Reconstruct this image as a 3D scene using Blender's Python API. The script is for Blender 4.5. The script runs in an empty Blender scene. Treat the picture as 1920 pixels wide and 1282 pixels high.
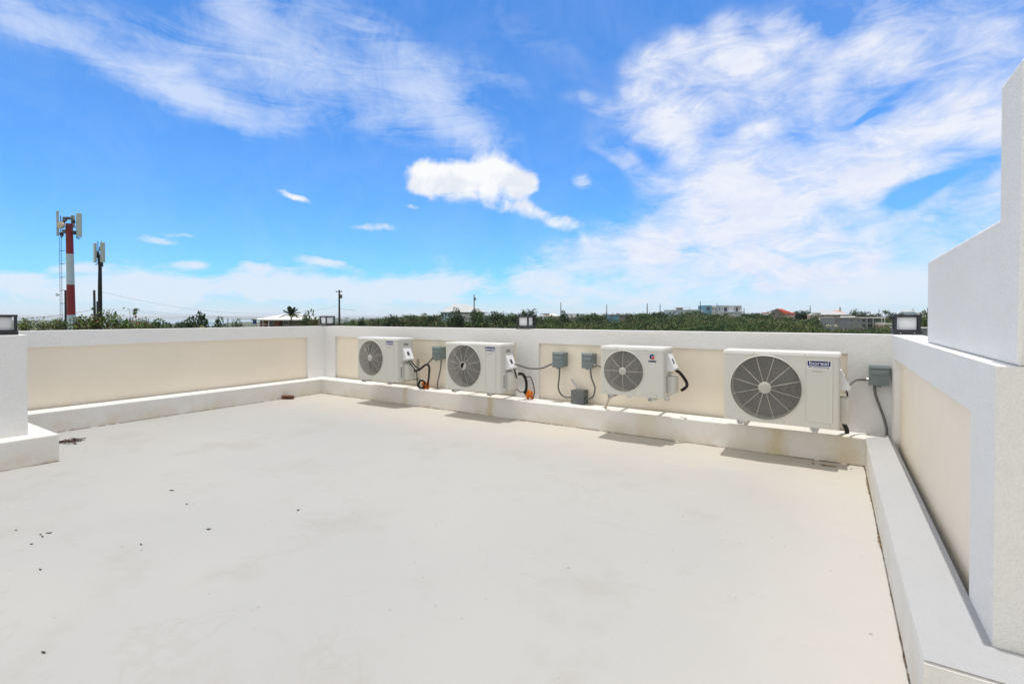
import bpy, bmesh, math, random
import numpy as np
from mathutils import Vector, Matrix
R = math.radians
random.seed(7)
rng = np.random.default_rng(11)
sc = bpy.context.scene
col = sc.collection

# ------------------------------------------------------------------ survey of the place
F, YAW, PIT, CY, EYE = 922.6, 33.15, 0.654, 605.4, 1.35      # camera (px of a 1920 wide frame)
CA, SA = math.cos(R(YAW)), math.sin(R(YAW))
XL, XR, YB = -7.876, 0.450, 5.719     # inner wall planes
KH, KW, KWR, WH = 0.256, 0.253, 0.203, 1.189
YF = 5.15                             # front plane of the condensers

def ray(u, v):
    r = (u - 960) / F; w = -(v - CY) / F
    t = R(PIT)
    d = math.cos(t) + w * math.sin(t); z = w * math.cos(t) - math.sin(t)
    return (r * CA - d * SA, r * SA + d * CA, z)
def onY(u, v, c):
    k = ray(u, v); s = c / k[1]; return (k[0] * s, c, EYE + k[2] * s)
def onX(u, v, c):
    k = ray(u, v); s = c / k[0]; return (c, k[1] * s, EYE + k[2] * s)
def onZ(u, v, c):
    k = ray(u, v); s = (c - EYE) / k[2]; return (k[0] * s, k[1] * s, c)
HOR = CY - F * math.tan(R(PIT))
def far(u, d, v=None):                # ground-plan point at forward distance d; z from the sight line
    l = (u - 960) / F * d
    z = EYE - (v - HOR) / F * d if v is not None else 0
    return (l * CA - d * SA, l * SA + d * CA, z)
def sstep(a, b, x):
    t = np.clip((x - a) / (b - a), 0, 1); return t * t * (3 - 2 * t)
def ground_z(x, y):
    x = np.asarray(x, float); y = np.asarray(y, float)
    d = -x * SA + y * CA; l = x * CA + y * SA
    u = 960 + F * l / np.maximum(d, 30)
    right = sstep(600, 780, u)
    dip = 1 - .85 * sstep(1470, 1560, u) * (1 - sstep(215, 300, d))
    rise = (3.45 * sstep(62, 150, d) + 1.6 * sstep(200, 320, d)) * dip
    rise = rise * (1 - sstep(420, 900, d))
    crest = 2.0 * np.exp(-((u - 1330) / 140) ** 2) * sstep(150, 240, d) * (1 - sstep(300, 420, d))
    z = -5.5 + right * (rise + crest)
    r = np.hypot(x, y)
    z = z - 18.5 * sstep(250, 1100, r) * (1 - .0 * right)
    n = .35 * np.sin(x * .051 + 1.3) * np.cos(y * .043) + .2 * np.sin(x * .13 + y * .11)
    return z + n * sstep(60, 150, d)
def gz(x, y): return float(ground_z(x, y))

# ------------------------------------------------------------------ materials
def nodes(m):
    m.use_nodes = True; nt = m.node_tree
    return nt, nt.nodes, nt.links, nt.nodes['Principled BSDF']
def rgb(c): return (c[0], c[1], c[2], 1)
def mat(name, c, rough=.6, metal=0, spec=.3, bump=None, var=None, coord='Object'):
    """plain paint/metal/plastic with optional colour mottling var=(scale, other colour, lo, hi) and bump=(scale, strength, distance)"""
    m = bpy.data.materials.new(name); nt, N, L, P = nodes(m)
    P.inputs['Base Color'].default_value = rgb(c); P.inputs['Roughness'].default_value = rough
    P.inputs['Metallic'].default_value = metal; P.inputs['Specular IOR Level'].default_value = spec
    tc = N.new('ShaderNodeTexCoord')
    if var:
        no = N.new('ShaderNodeTexNoise'); no.inputs['Scale'].default_value = var[0]; no.inputs['Detail'].default_value = 6
        L.new(tc.outputs[coord], no.inputs['Vector'])
        mr = N.new('ShaderNodeMapRange'); mr.inputs[1].default_value = var[2]; mr.inputs[2].default_value = var[3]
        mr.interpolation_type = 'SMOOTHSTEP'
        L.new(no.outputs['Fac'], mr.inputs[0])
        mx = N.new('ShaderNodeMix'); mx.data_type = 'RGBA'
        mx.inputs[6].default_value = rgb(c); mx.inputs[7].default_value = rgb(var[1])
        L.new(mr.outputs[0], mx.inputs[0]); L.new(mx.outputs[2], P.inputs['Base Color'])
    if bump:
        no = N.new('ShaderNodeTexNoise'); no.inputs['Scale'].default_value = bump[0]; no.inputs['Detail'].default_value = 5
        no.inputs['Roughness'].default_value = .6
        L.new(tc.outputs[coord], no.inputs['Vector'])
        b = N.new('ShaderNodeBump'); b.inputs['Strength'].default_value = bump[1]; b.inputs['Distance'].default_value = bump[2]
        L.new(no.outputs['Fac'], b.inputs['Height']); L.new(b.outputs[0], P.inputs['Normal'])
    return m
def mixc(N, L, fac, a, b):
    mx = N.new('ShaderNodeMix'); mx.data_type = 'RGBA'
    for s, v in ((6, a), (7, b)):
        if isinstance(v, tuple): mx.inputs[s].default_value = rgb(v)
        else: L.new(v, mx.inputs[s])
    if isinstance(fac, (int, float)): mx.inputs[0].default_value = fac
    else: L.new(fac, mx.inputs[0])
    return mx.outputs[2]
def mth(N, L, op, a, b=None, clamp=False):
    n = N.new('ShaderNodeMath'); n.operation = op; n.use_clamp = clamp
    for i, v in enumerate((a, b)):
        if v is None: continue
        if isinstance(v, (int, float)): n.inputs[i].default_value = v
        else: L.new(v, n.inputs[i])
    return n.outputs[0]
def mrange(N, L, x, a, b, c=0, d=1, smooth=True):
    n = N.new('ShaderNodeMapRange'); n.interpolation_type = 'SMOOTHSTEP' if smooth else 'LINEAR'
    for i, v in ((1, a), (2, b), (3, c), (4, d)): n.inputs[i].default_value = v
    L.new(x, n.inputs[0]); return n.outputs[0]
def noise(N, L, vec, scale, detail=5, rough=.55, dist=0):
    n = N.new('ShaderNodeTexNoise'); n.inputs['Scale'].default_value = scale; n.inputs['Detail'].default_value = detail
    n.inputs['Roughness'].default_value = rough; n.inputs['Distortion'].default_value = dist
    L.new(vec, n.inputs['Vector']); return n.outputs['Fac']
def pos(N): return N.new('ShaderNodeNewGeometry').outputs['Position']

def stucco(name, c, fine=.35, dist=.006, dirty=0):
    m = bpy.data.materials.new(name); nt, N, L, P = nodes(m)
    p = pos(N)
    a = noise(N, L, p, 1.3, 5); cc = mixc(N, L, mrange(N, L, a, .38, .7, 0, .5), c, (c[0] * .93, c[1] * .93, c[2] * .92))
    b = noise(N, L, p, 9, 6, .65); cc = mixc(N, L, mrange(N, L, b, .5, .8, 0, .35), cc, (c[0] * .9, c[1] * .89, c[2] * .85))
    if dirty:
        sep = N.new('ShaderNodeSeparateXYZ'); L.new(p, sep.inputs[0])
        h = mrange(N, L, sep.outputs[2], .02, .5, 1, 0)
        st = mth(N, L, 'MULTIPLY', h, mrange(N, L, noise(N, L, p, 5.5, 6, .7), .4, .68))
        cc = mixc(N, L, mth(N, L, 'MULTIPLY', st, dirty), cc, (c[0] * .62, c[1] * .56, c[2] * .44))
    L.new(cc, P.inputs['Base Color']); P.inputs['Roughness'].default_value = .85; P.inputs['Specular IOR Level'].default_value = .2
    f1 = noise(N, L, p, 95, 4, .6); f2 = noise(N, L, p, 26, 4, .6)
    hh = mth(N, L, 'ADD', f1, mth(N, L, 'MULTIPLY', f2, .8))
    bp = N.new('ShaderNodeBump'); bp.inputs['Strength'].default_value = fine; bp.inputs['Distance'].default_value = dist
    L.new(hh, bp.inputs['Height']); L.new(bp.outputs[0], P.inputs['Normal'])
    return m
WHITE = (.86, .86, .855)
M = {}
M['stucco'] = stucco('white_stucco', WHITE, .75, .012, dirty=.35)
M['rough'] = stucco('rough_stucco', (.84, .84, .80), .6, .014, dirty=.2)
M['cream'] = stucco('cream_stucco', (.88, .80, .675), .2, .004, dirty=.25)
def kerb_mat(name, streaks):
    m = stucco(name, (.79, .78, .75), .5, .008); nt = m.node_tree; N, L = nt.nodes, nt.links; P = N['Principled BSDF']
    base = P.inputs['Base Color'].links[0].from_socket
    p = pos(N); sep = N.new('ShaderNodeSeparateXYZ'); L.new(p, sep.inputs[0])
    low = mrange(N, L, sep.outputs[2], .01, .2, 1, .25)
    nz = noise(N, L, p, 3.2, 6, .65)
    cc = mixc(N, L, mth(N, L, 'MULTIPLY', low, mrange(N, L, nz, .36, .66, 0, .55)), base, (.62, .53, .38))
    # rain drip stains running down the face
    for x, w, s in streaks:
        g = mth(N, L, 'ABSOLUTE', mth(N, L, 'SUBTRACT', sep.outputs[0], x))
        g = mrange(N, L, mth(N, L, 'ADD', g, mth(N, L, 'MULTIPLY', mth(N, L, 'SUBTRACT', noise(N, L, p, 14, 3), .5), .12)), 0, w, 1, 0)
        up = mrange(N, L, sep.outputs[2], .252, .2565, 1, 0)
        cc = mixc(N, L, mth(N, L, 'MULTIPLY', mth(N, L, 'MULTIPLY', g, up), s), cc, (.60, .46, .22))
    L.new(cc, P.inputs['Base Color']); return m
M['kerb'] = kerb_mat('kerb_render', [(-5.55, .10, .45), (-3.93, .09, .5), (-1.75, .25, .3), (-.46, .13, .55), (.1, .2, .4)])

M['kerb_side'] = kerb_mat('right_kerb_render', [])
M['kerb_top'] = stucco('darkened_kerb_top', (.43, .433, .44), .6, .008)  # right kerb top darkened in colour to hold back its sunlit brightness
def floor_mat():
    m = bpy.data.materials.new('roof_coating'); nt, N, L, P = nodes(m); p = pos(N)
    c = (.425, .418, .398)
    a = noise(N, L, p, .45, 4); cc = mixc(N, L, mrange(N, L, a, .35, .7), c, (.398, .396, .386))
    b = noise(N, L, p, 1.6, 7, .65); cc = mixc(N, L, mrange(N, L, b, .5, .7, 0, .7), cc, (.375, .362, .335))
    # faint dried puddle rims
    w = noise(N, L, p, .75, 6, .6, .4)
    rim = mth(N, L, 'SUBTRACT', 1, mrange(N, L, mth(N, L, 'ABSOLUTE', mth(N, L, 'SUBTRACT', w, .6)), 0, .012))
    cc = mixc(N, L, mth(N, L, 'MULTIPLY', rim, .14), cc, (.32, .29, .24))
    # warm dust drifting at the foot of the back kerb
    sep = N.new('ShaderNodeSeparateXYZ'); L.new(p, sep.inputs[0])
    dd = mth(N, L, 'ADD', sep.outputs[1], mth(N, L, 'MULTIPLY', mth(N, L, 'SUBTRACT', b, .5), 1.1))
    cc = mixc(N, L, mrange(N, L, dd, 4.0, 5.6, 0, .75), cc, (.56, .515, .45))
    d2 = mth(N, L, 'ADD', sep.outputs[0], mth(N, L, 'MULTIPLY', mth(N, L, 'SUBTRACT', b, .5), .7))
    cc = mixc(N, L, mrange(N, L, d2, -.75, .3, 0, .6), cc, (.54, .505, .455))
    ws = N.new('ShaderNodeMapping'); ws.inputs['Scale'].default_value = (1.2, 7, 1); ws.inputs['Rotation'].default_value = (0, 0, .5); L.new(p, ws.inputs['Vector'])
    sc1 = noise(N, L, ws.outputs[0], 1.1, 9, .7)
    cc = mixc(N, L, mrange(N, L, sc1, .56, .72, 0, .35), cc, (.37, .358, .335))
    vo = N.new('ShaderNodeTexVoronoi'); vo.feature = 'DISTANCE_TO_EDGE'; vo.inputs['Scale'].default_value = .55
    wn = N.new('ShaderNodeTexNoise'); wn.inputs['Scale'].default_value = 1.4; wn.inputs['Detail'].default_value = 6; L.new(p, wn.inputs['Vector'])
    wa = N.new('ShaderNodeVectorMath'); wa.operation = 'MULTIPLY_ADD'; wa.inputs[1].default_value = (.9, .9, 0); L.new(wn.outputs['Color'], wa.inputs[0]); L.new(p, wa.inputs[2]); L.new(wa.outputs[0], vo.inputs['Vector'])
    ck = mth(N, L, 'MULTIPLY', mrange(N, L, vo.outputs['Distance'], .0, .0035, 1, 0), mrange(N, L, a, .48, .6))
    cc = mixc(N, L, mth(N, L, 'MULTIPLY', ck, .16), cc, (.24, .22, .19))
    # specks of grit
    for sc_, th, am, e in ((2.6, .03, .85, .74), (6.0, .065, .5, .80), (13, .10, .35, .8)):
        v = N.new('ShaderNodeTexVoronoi'); v.inputs['Scale'].default_value = sc_; v.inputs['Randomness'].default_value = 1
        wv = N.new('ShaderNodeVectorMath'); wv.operation = 'MULTIPLY'; wv.inputs[1].default_value = (1, 1, 0); L.new(p, wv.inputs[0])
        L.new(wv.outputs[0], v.inputs['Vector'])
        s = N.new('ShaderNodeSeparateColor'); L.new(v.outputs['Color'], s.inputs[0])
        on = mrange(N, L, s.outputs[0], e, e + .02)
        sp = mth(N, L, 'MULTIPLY', mrange(N, L, v.outputs['Distance'], th * .5, th, 1, 0), on)
        cc = mixc(N, L, mth(N, L, 'MULTIPLY', sp, am), cc, (.12, .10, .08))
    L.new(cc, P.inputs['Base Color']); P.inputs['Roughness'].default_value = .62; P.inputs['Specular IOR Level'].default_value = .25
    h = mth(N, L, 'ADD', noise(N, L, p, 60, 4, .6), mth(N, L, 'MULTIPLY', noise(N, L, p, 7, 4), 1.5))
    bp = N.new('ShaderNodeBump'); bp.inputs['Strength'].default_value = .12; bp.inputs['Distance'].default_value = .004
    L.new(h, bp.inputs['Height']); L.new(bp.outputs[0], P.inputs['Normal'])
    return m
M['floor'] = floor_mat()
M['joint'] = mat('dirty_sealant', (.12, .085, .05), .95, var=(30, (.33, .25, .16), .35, .65))
M['acwhite'] = mat('condenser_paint', (.61, .61, .565), .42, spec=.4, var=(3, (.62, .615, .56), .45, .7), bump=(40, .03, .002))
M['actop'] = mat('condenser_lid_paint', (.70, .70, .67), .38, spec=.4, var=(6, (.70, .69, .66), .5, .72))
M['grille'] = mat('grille_paint', (.47, .46, .42), .45)
M['inside'] = mat('condenser_inside', (.05, .05, .045), .8)
M['fan'] = mat('fan_blade_plastic', (.045, .048, .05), .5)
M['coil'] = mat('coil_fins', (.085, .082, .064), .6, var=(60, (.04, .04, .034), .4, .6))
M['blue'] = mat('label_blue', (.006, .018, .14), .4)
M['red'] = mat('label_red', (.55, .03, .025), .4)
M['paper'] = mat('label_white', (.78, .79, .80), .5)
M['ink'] = mat('label_ink', (.07, .075, .10), .5)
M['greyink'] = mat('label_grey_print', (.30, .30, .29), .5)
M['galv'] = mat('galvanised_steel', (.62, .62, .60), .4, metal=.55, var=(12, (.45, .43, .40), .45, .7))
M['box'] = mat('grey_enamel', (.19, .235, .235), .38, spec=.45, var=(5, (.16, .20, .20), .45, .7))
M['boxdark'] = mat('dark_grey_enamel', (.14, .155, .155), .45, var=(6, (.11, .12, .12), .45, .7))
M['conduit'] = mat('grey_conduit', (.155, .155, .15), .5)
M['black'] = mat('black_insulation', (.018, .018, .018), .7)
M['bluecap'] = mat('dull_metal', (.45, .45, .44), .4, metal=.6)
M['foam'] = mat('orange_foam', (.75, .20, .015), .85, var=(25, (.42, .09, .01), .45, .62), bump=(60, .8, .01))
M['hose'] = mat('beige_hose', (.62, .57, .47), .6)
M['frame'] = mat('lantern_frame', (.028, .032, .038), .45, spec=.4)
M['opal'] = mat('opal_acrylic', (.82, .83, .86), .35)
M['wood'] = mat('weathered_wood', (.16, .06, .03), .8, var=(14, (.05, .025, .015), .4, .65), bump=(30, .5, .01))
M['leafdead'] = mat('dead_leaf', (.05, .038, .028), .9)
M['twig'] = mat('dry_twig', (.085, .05, .038), .9)
M['mast_red'] = mat('mast_red', (.25, .032, .04), .55, var=(2, (.21, .026, .034), .4, .7))
M['mast_white'] = mat('mast_white', (.47, .62, .72), .55, var=(2, (.48, .58, .64), .4, .7))
M['antenna'] = mat('antenna_grey', (.46, .55, .55), .5)
M['darksteel'] = mat('dark_steel', (.05, .052, .055), .5, metal=.3)
M['dish'] = mat('dish_cream', (.62, .57, .46), .5)
M['pole'] = mat('utility_pole_wood', (.075, .07, .062), .9, var=(8, (.05, .047, .042), .4, .7))
M['blackpole'] = mat('black_pole', (.022, .024, .027), .7)
M['wire'] = mat('wire', (.05, .055, .065), .6)
M['bark'] = mat('bark', (.11, .085, .06), .9, var=(6, (.07, .055, .04), .4, .65))
M['asphalt'] = mat('flat_roof', (.45, .45, .44), .8)
def paint(n, c, r=.7): M[n] = mat(n, c, r, var=(.6, (c[0] * .88, c[1] * .88, c[2] * .88), .4, .7)); return M[n]
paint('house_white', (.74, .76, .78)); paint('house_aqua', (.42, .60, .66)); paint('house_blue', (.16, .36, .50)); paint('house_paleblue', (.46, .58, .68))
paint('house_beige', (.50, .42, .34)); paint('house_taupe', (.24, .21, .19)); paint('house_grey', (.25, .265, .285)); paint('house_pink', (.52, .36, .29))
paint('roof_red', (.60, .13, .085)); paint('roof_grey', (.48, .50, .51)); paint('roof_white', (.80, .78, .76)); paint('roof_pink', (.60, .36, .29))
paint('brickwork', (.26, .115, .085)); paint('pale_sand', (.66, .60, .50)); paint('blue_cloth', (.04, .13, .42))
M['glass'] = mat('window_glass', (.035, .05, .065), .15, spec=.6)

def foliage(name, dark, light, third=None):
    m = bpy.data.materials.new(name); nt, N, L, P = nodes(m)
    g = N.new('ShaderNodeNewGeometry'); oi = N.new('ShaderNodeObjectInfo')
    r = g.outputs['Random Per Island']
    cc = mixc(N, L, r, dark, light)
    if third: cc = mixc(N, L, mrange(N, L, r, .86, .93), cc, third)
    n = noise(N, L, g.outputs['Position'], .35, 3)
    hs = N.new('ShaderNodeHueSaturation'); L.new(cc, hs.inputs['Color'])
    L.new(mrange(N, L, n, .3, .7, .7, 1.35), hs.inputs['Value'])
    hs.inputs['Hue'].default_value = .5
    L.new(mth(N, L, 'ADD', .485, mth(N, L, 'MULTIPLY', oi.outputs['Random'], .03)), hs.inputs['Hue'])
    L.new(hs.outputs[0], P.inputs['Base Color'])
    P.inputs['Roughness'].default_value = .6; P.inputs['Specular IOR Level'].default_value = .25
    return m
M['leaf_dark'] = foliage('leaf_dark', (.014, .032, .009), (.045, .085, .022))
M['leaf_mid'] = foliage('leaf_mid', (.03, .065, .014), (.085, .15, .035), (.12, .11, .05))
M['leaf_olive'] = foliage('leaf_olive', (.04, .055, .02), (.105, .12, .042), (.17, .14, .09))
M['leaf_near'] = foliage('leaf_near', (.035, .075, .016), (.17, .24, .05), (.22, .08, .045))
M['leaf_palm'] = foliage('leaf_palm', (.014, .03, .012), (.05, .085, .03))
M['leaf_yellow'] = foliage('leaf_yellow', (.07, .10, .02), (.17, .19, .06))
def scrub_mat():
    m = bpy.data.materials.new('scrub_leaves'); nt, N, L, P = nodes(m)
    g = N.new('ShaderNodeNewGeometry'); at = N.new('ShaderNodeAttribute'); at.attribute_name = 'species'
    cr = N.new('ShaderNodeValToRGB'); el = cr.color_ramp.elements
    el[0].position = 0; el[0].color = (.014, .032, .010, 1); el[1].position = 1; el[1].color = (.15, .15, .07, 1)
    for p_, c_ in ((.3, (.03, .068, .016, 1)), (.6, (.06, .105, .028, 1)), (.88, (.10, .13, .045, 1))):
        e = el.new(p_); e.color = c_
    L.new(at.outputs['Fac'], cr.inputs[0])
    hs = N.new('ShaderNodeHueSaturation'); L.new(cr.outputs[0], hs.inputs['Color'])
    L.new(mth(N, L, 'ADD', .75, mth(N, L, 'MULTIPLY', g.outputs['Random Per Island'], .7)), hs.inputs['Value'])
    L.new(hs.outputs[0], P.inputs['Base Color']); P.inputs['Roughness'].default_value = .65; P.inputs['Specular IOR Level'].default_value = .2
    return m
M['scrub'] = scrub_mat()
def ground_mat():
    m = bpy.data.materials.new('ground_cover'); nt, N, L, P = nodes(m); p = pos(N)
    a = noise(N, L, p, .02, 6, .6); b = noise(N, L, p, .25, 6, .65)
    cc = mixc(N, L, mrange(N, L, a, .35, .65), (.05, .075, .026), (.085, .10, .045))
    cc = mixc(N, L, mrange(N, L, b, .5, .75), cc, (.16, .14, .085))
    c2 = noise(N, L, p, .004, 5, .6)
    cc = mixc(N, L, mrange(N, L, c2, .55, .64, 0, .7), cc, (.14, .155, .10))
    L.new(cc, P.inputs['Base Color']); P.inputs['Roughness'].default_value = .95; P.inputs['Specular IOR Level'].default_value = .1
    return m
M['ground'] = ground_mat()
M['water'] = mat('lagoon_water', (.33, .42, .45), .35, spec=.4)
M['sea'] = mat('sea_water', (.34, .45, .50), .6, spec=.2)
M['hill'] = mat('far_hill', (.055, .085, .06), .95, var=(.01, (.09, .11, .075), .4, .6))

# ------------------------------------------------------------------ mesh helpers
class MB:
    def __init__(s): s.v = []; s.f = []; s.mi = []; s.cur = 0
    def add(s, vs, fs):
        o = len(s.v); s.v += [tuple(p) for p in vs]; s.f += [tuple(i + o for i in f) for f in fs]; s.mi += [s.cur] * len(fs); return s
    def box(s, x0, x1, y0, y1, z0, z1):
        vs = [(x, y, z) for z in (z0, z1) for y in (y0, y1) for x in (x0, x1)]
        return s.add(vs, [(0, 2, 3, 1), (4, 5, 7, 6), (0, 1, 5, 4), (2, 6, 7, 3), (0, 4, 6, 2), (1, 3, 7, 5)])
    def rbox(s, x0, x1, y0, y1, z0, z1, r=.01, seg=2):
        bm = bmesh.new(); bmesh.ops.create_cube(bm, size=1)
        for v in bm.verts: v.co = Vector(((x0 + x1) / 2 + v.co.x * (x1 - x0), (y0 + y1) / 2 + v.co.y * (y1 - y0), (z0 + z1) / 2 + v.co.z * (z1 - z0)))
        bmesh.ops.bevel(bm, geom=list(bm.edges), offset=r, segments=seg, profile=.5, affect='EDGES')
        bm.verts.index_update(); s.add([v.co[:] for v in bm.verts], [[v.index for v in f.verts] for f in bm.faces]); bm.free(); return s
    def prism(s, poly, axis, a, b):
        """poly = 2-D outline; axis 'x' -> (y,z) swept in x, 'y' -> (x,z), 'z' -> (x,y)"""
        def P(p, t): return {'x': (t, p[0], p[1]), 'y': (p[0], t, p[1]), 'z': (p[0], p[1], t)}[axis]
        n = len(poly); vs = [P(p, a) for p in poly] + [P(p, b) for p in poly]
        fs = [tuple(range(n))[::-1], tuple(range(n, 2 * n))] + [(i, (i + 1) % n, n + (i + 1) % n, n + i) for i in range(n)]
        return s.add(vs, fs)
    def loft(s, loops, cap0=True, cap1=True):
        n = len(loops[0]); vs = [p for l in loops for p in l]; fs = []
        for k in range(len(loops) - 1):
            for i in range(n): fs.append((k * n + i, k * n + (i + 1) % n, (k + 1) * n + (i + 1) % n, (k + 1) * n + i))
        if cap0: fs.append(tuple(range(n))[::-1])
        if cap1: fs.append(tuple(range((len(loops) - 1) * n, len(loops) * n)))
        return s.add(vs, fs)
    def cone(s, p0, p1, r0, r1, n=12):
        return s.tube([p0, p1], [r0, r1], n)
    def tube(s, pts, r, n=8):
        pts = [Vector(p) for p in pts]
        if isinstance(r, (int, float)): r = [r] * len(pts)
        loops = []; up = None
        for i, p in enumerate(pts):
            t = (pts[min(i + 1, len(pts) - 1)] - pts[max(i - 1, 0)]).normalized()
            if up is None: up = Vector((0, 0, 1)) if abs(t.z) < .9 else Vector((1, 0, 0))
            a = t.cross(up).normalized(); b = a.cross(t).normalized(); up = b
            loops.append([p + (a * math.cos(k * 2 * math.pi / n) + b * math.sin(k * 2 * math.pi / n)) * r[i] for k in range(n)])
        return s.loft(loops)
    def ring(s, c, rad, w, n=56, m=4, axis='y', lo=0, hi=2 * math.pi):
        vs = []; fs = []
        for i in range(n):
            a = i * 2 * math.pi / n
            for k in range(m):
                b = k * 2 * math.pi / m + math.pi / m; rr = rad + w * math.cos(b); h = w * math.sin(b)
                vs.append((c[0] + rr * math.cos(a), c[1] + h, c[2] + rr * math.sin(a)))
        for i in range(n):
            for k in range(m): fs.append((i * m + k, ((i + 1) % n) * m + k, ((i + 1) % n) * m + (k + 1) % m, i * m + (k + 1) % m))
        return s.add(vs, fs)
    def ball(s, c, rx, ry, rz, n=10, m=7, jit=0):
        vs = []; fs = []
        for j in range(m + 1):
            t = math.pi * j / m
            for i in range(n):
                a = 2 * math.pi * i / n; q = 1 + random.uniform(-jit, jit)
                vs.append((c[0] + rx * q * math.sin(t) * math.cos(a), c[1] + ry * q * math.sin(t) * math.sin(a), c[2] + rz * q * math.cos(t)))
        for j in range(m):
            for i in range(n): fs.append((j * n + i, (j + 1) * n + i, (j + 1) * n + (i + 1) % n, j * n + (i + 1) % n))
        return s.add(vs, fs)

def obj(name, mb, m=None, parent=None, smooth=False, label=None, kind=None, origin=None):
    """one mesh object; vertices are given in world space and re-based on the parent's (or own) origin"""
    me = bpy.data.meshes.new(name)
    o0 = Vector(origin) if origin is not None else (parent_origin(parent) if parent else Vector((0, 0, 0)))
    me.from_pydata([tuple(Vector(p) - o0) for p in mb.v], [], mb.f)
    for x in (m if isinstance(m, (list, tuple)) else [m]): me.materials.append(x if not isinstance(x, str) else M[x])
    me.polygons.foreach_set('material_index', mb.mi)
    bm = bmesh.new(); bm.from_mesh(me); bmesh.ops.recalc_face_normals(bm, faces=bm.faces); bm.to_mesh(me); bm.free()
    if smooth:
        me.polygons.foreach_set('use_smooth', [True] * len(me.polygons))
        try: me.set_sharp_from_angle(angle=R(38))
        except Exception: pass
    o = bpy.data.objects.new(name, me); col.objects.link(o)
    if parent: o.parent = parent
    elif origin is not None: o.location = origin
    if label: o['label'] = label
    if kind: o['kind'] = kind
    return o
ORI = {}
def parent_origin(p):
    return ORI.get(p.name, Vector((0, 0, 0)))
def tag(o, label, cat, group=None):
    o['label'] = label; o['category'] = cat
    if group: o['group'] = group
    return o
def thing(name, label, cat, loc, group=None, rz=0):
    o = bpy.data.objects.new(name, None); col.objects.link(o); o.location = loc; o.rotation_euler = (0, 0, rz)
    o.empty_display_size = .1
    ORI[o.name] = Vector(loc) if rz == 0 else Vector((0, 0, 0))      # rotated things are built in local coordinates
    return tag(o, label, cat, group)
def sub(name, mb, m, part, root, **k):
    """sub-part: same origin as the root, parented to the part"""
    o = obj(name, mb, m, root, **k); o.parent = part; return o
def smooth_path(pts, n=8):
    P = [Vector(p) for p in pts]; out = []
    for i in range(len(P) - 1):
        a = P[max(i - 1, 0)]; b = P[i]; c = P[i + 1]; d = P[min(i + 2, len(P) - 1)]
        for k in range(n):
            t = k / n
            out.append(.5 * ((2 * b) + (c - a) * t + (2 * a - 5 * b + 4 * c - d) * t * t + (3 * b - a - 3 * c + d) * t ** 3))
    return out + [P[-1]]
def text_mb(s, size, x, y, z, bold=0, width=None, depth=.0008):
    """lettering standing in the XZ plane at y, facing -y, lower-left corner at x,z"""
    cu = bpy.data.curves.new('lettering', 'FONT'); cu.body = s; cu.size = size; cu.extrude = depth; cu.offset = bold; cu.resolution_u = 3
    ob = bpy.data.objects.new('lettering', cu); col.objects.link(ob)
    dg = bpy.context.evaluated_depsgraph_get(); dg.update()
    me = bpy.data.meshes.new_from_object(ob.evaluated_get(dg))
    xs = [v.co.x for v in me.vertices]; x0, x1 = min(xs), max(xs); k = (width / (x1 - x0)) if width else 1
    mb = MB(); mb.add([(x + (v.co.x - x0) * k, y - v.co.z, z + v.co.y) for v in me.vertices], [tuple(p.vertices) for p in me.polygons])
    bpy.data.objects.remove(ob); bpy.data.curves.remove(cu); bpy.data.meshes.remove(me)
    return mb
def copy_tree(o, parent=None):
    c = o.copy(); col.objects.link(c)
    if parent: c.parent = parent
    for ch in list(o.children): copy_tree(ch, c)
    return c
# ------------------------------------------------------------------ roof terrace
XS, YS = -6.275, 1.364               # return of the wall at the left
deck = MB().box(XL - .19, 3.0, -7, YB + .19, -5.9, 0)
o = obj('roof_deck', deck, 'floor', kind='structure'); o['label'] = 'pale coated concrete roof floor with specks of grit'

REC = .045
def wall_with_panels(root, x_or_y, plane, a0, a1, thick, panels, sgn, cap=None):
    """upright wall along x ('x') or y ('y'); room face at plane, body on the sgn side; recessed panels [(p0,p1,z0,z1)]"""
    def bx(mb, p0, p1, q0, q1, z0, z1):
        q0, q1 = sorted((q0, q1))
        if x_or_y == 'x': mb.box(p0, p1, q0, q1, z0, z1)
        else: mb.box(q0, q1, p0, p1, z0, z1)
    mb = MB(); core = plane + sgn * REC
    bx(mb, a0, a1, core, plane + sgn * thick, -.3, WH)               # back slab
    ps = sorted(panels); z1 = ps[0][3]
    bx(mb, a0, a1, plane, core, z1, WH)                              # band above the panels
    e = a0
    for p in ps:
        bx(mb, e, p[0], plane, core, -.05, z1); e = p[1]
    bx(mb, e, a1, plane, core, -.05, z1)
    obj('wall_body', mb, 'stucco', root)
    for p in ps:
        pb = MB(); bx(pb, p[0], p[1], core - sgn * .004, core - sgn * .0, KH - .05, z1)
        obj('recessed_panel', pb, 'cream', root)
def ragged_strip(pts, side, w0, w1, seed, z=.004, step=.035):
    """irregular flat crack along a floor line; side = unit vector pointing away from the kerb"""
    rr = random.Random(seed); mb = MB(); (x0, y0), (x1, y1) = pts; Ln = math.hypot(x1 - x0, y1 - y0); n = int(Ln / step)
    a = []; w = 0; gap = False
    for i in range(n + 1):
        t = i / n; w = max(w0, min(w1, w + rr.uniform(-.45, .45) * (w1 - w0)))
        a.append((x0 + (x1 - x0) * t, y0 + (y1 - y0) * t, w * rr.uniform(.6, 1)))
    for i in range(n):
        if rr.random() < .10: continue
        p, q = a[i], a[i + 1]
        mb.add([(p[0] - side[0] * .003, p[1] - side[1] * .003, z), (q[0] - side[0] * .003, q[1] - side[1] * .003, z), (q[0] + side[0] * q[2], q[1] + side[1] * q[2], z), (p[0] + side[0] * p[2], p[1] + side[1] * p[2], z)], [(0, 1, 2, 3)])
    return mb
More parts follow.
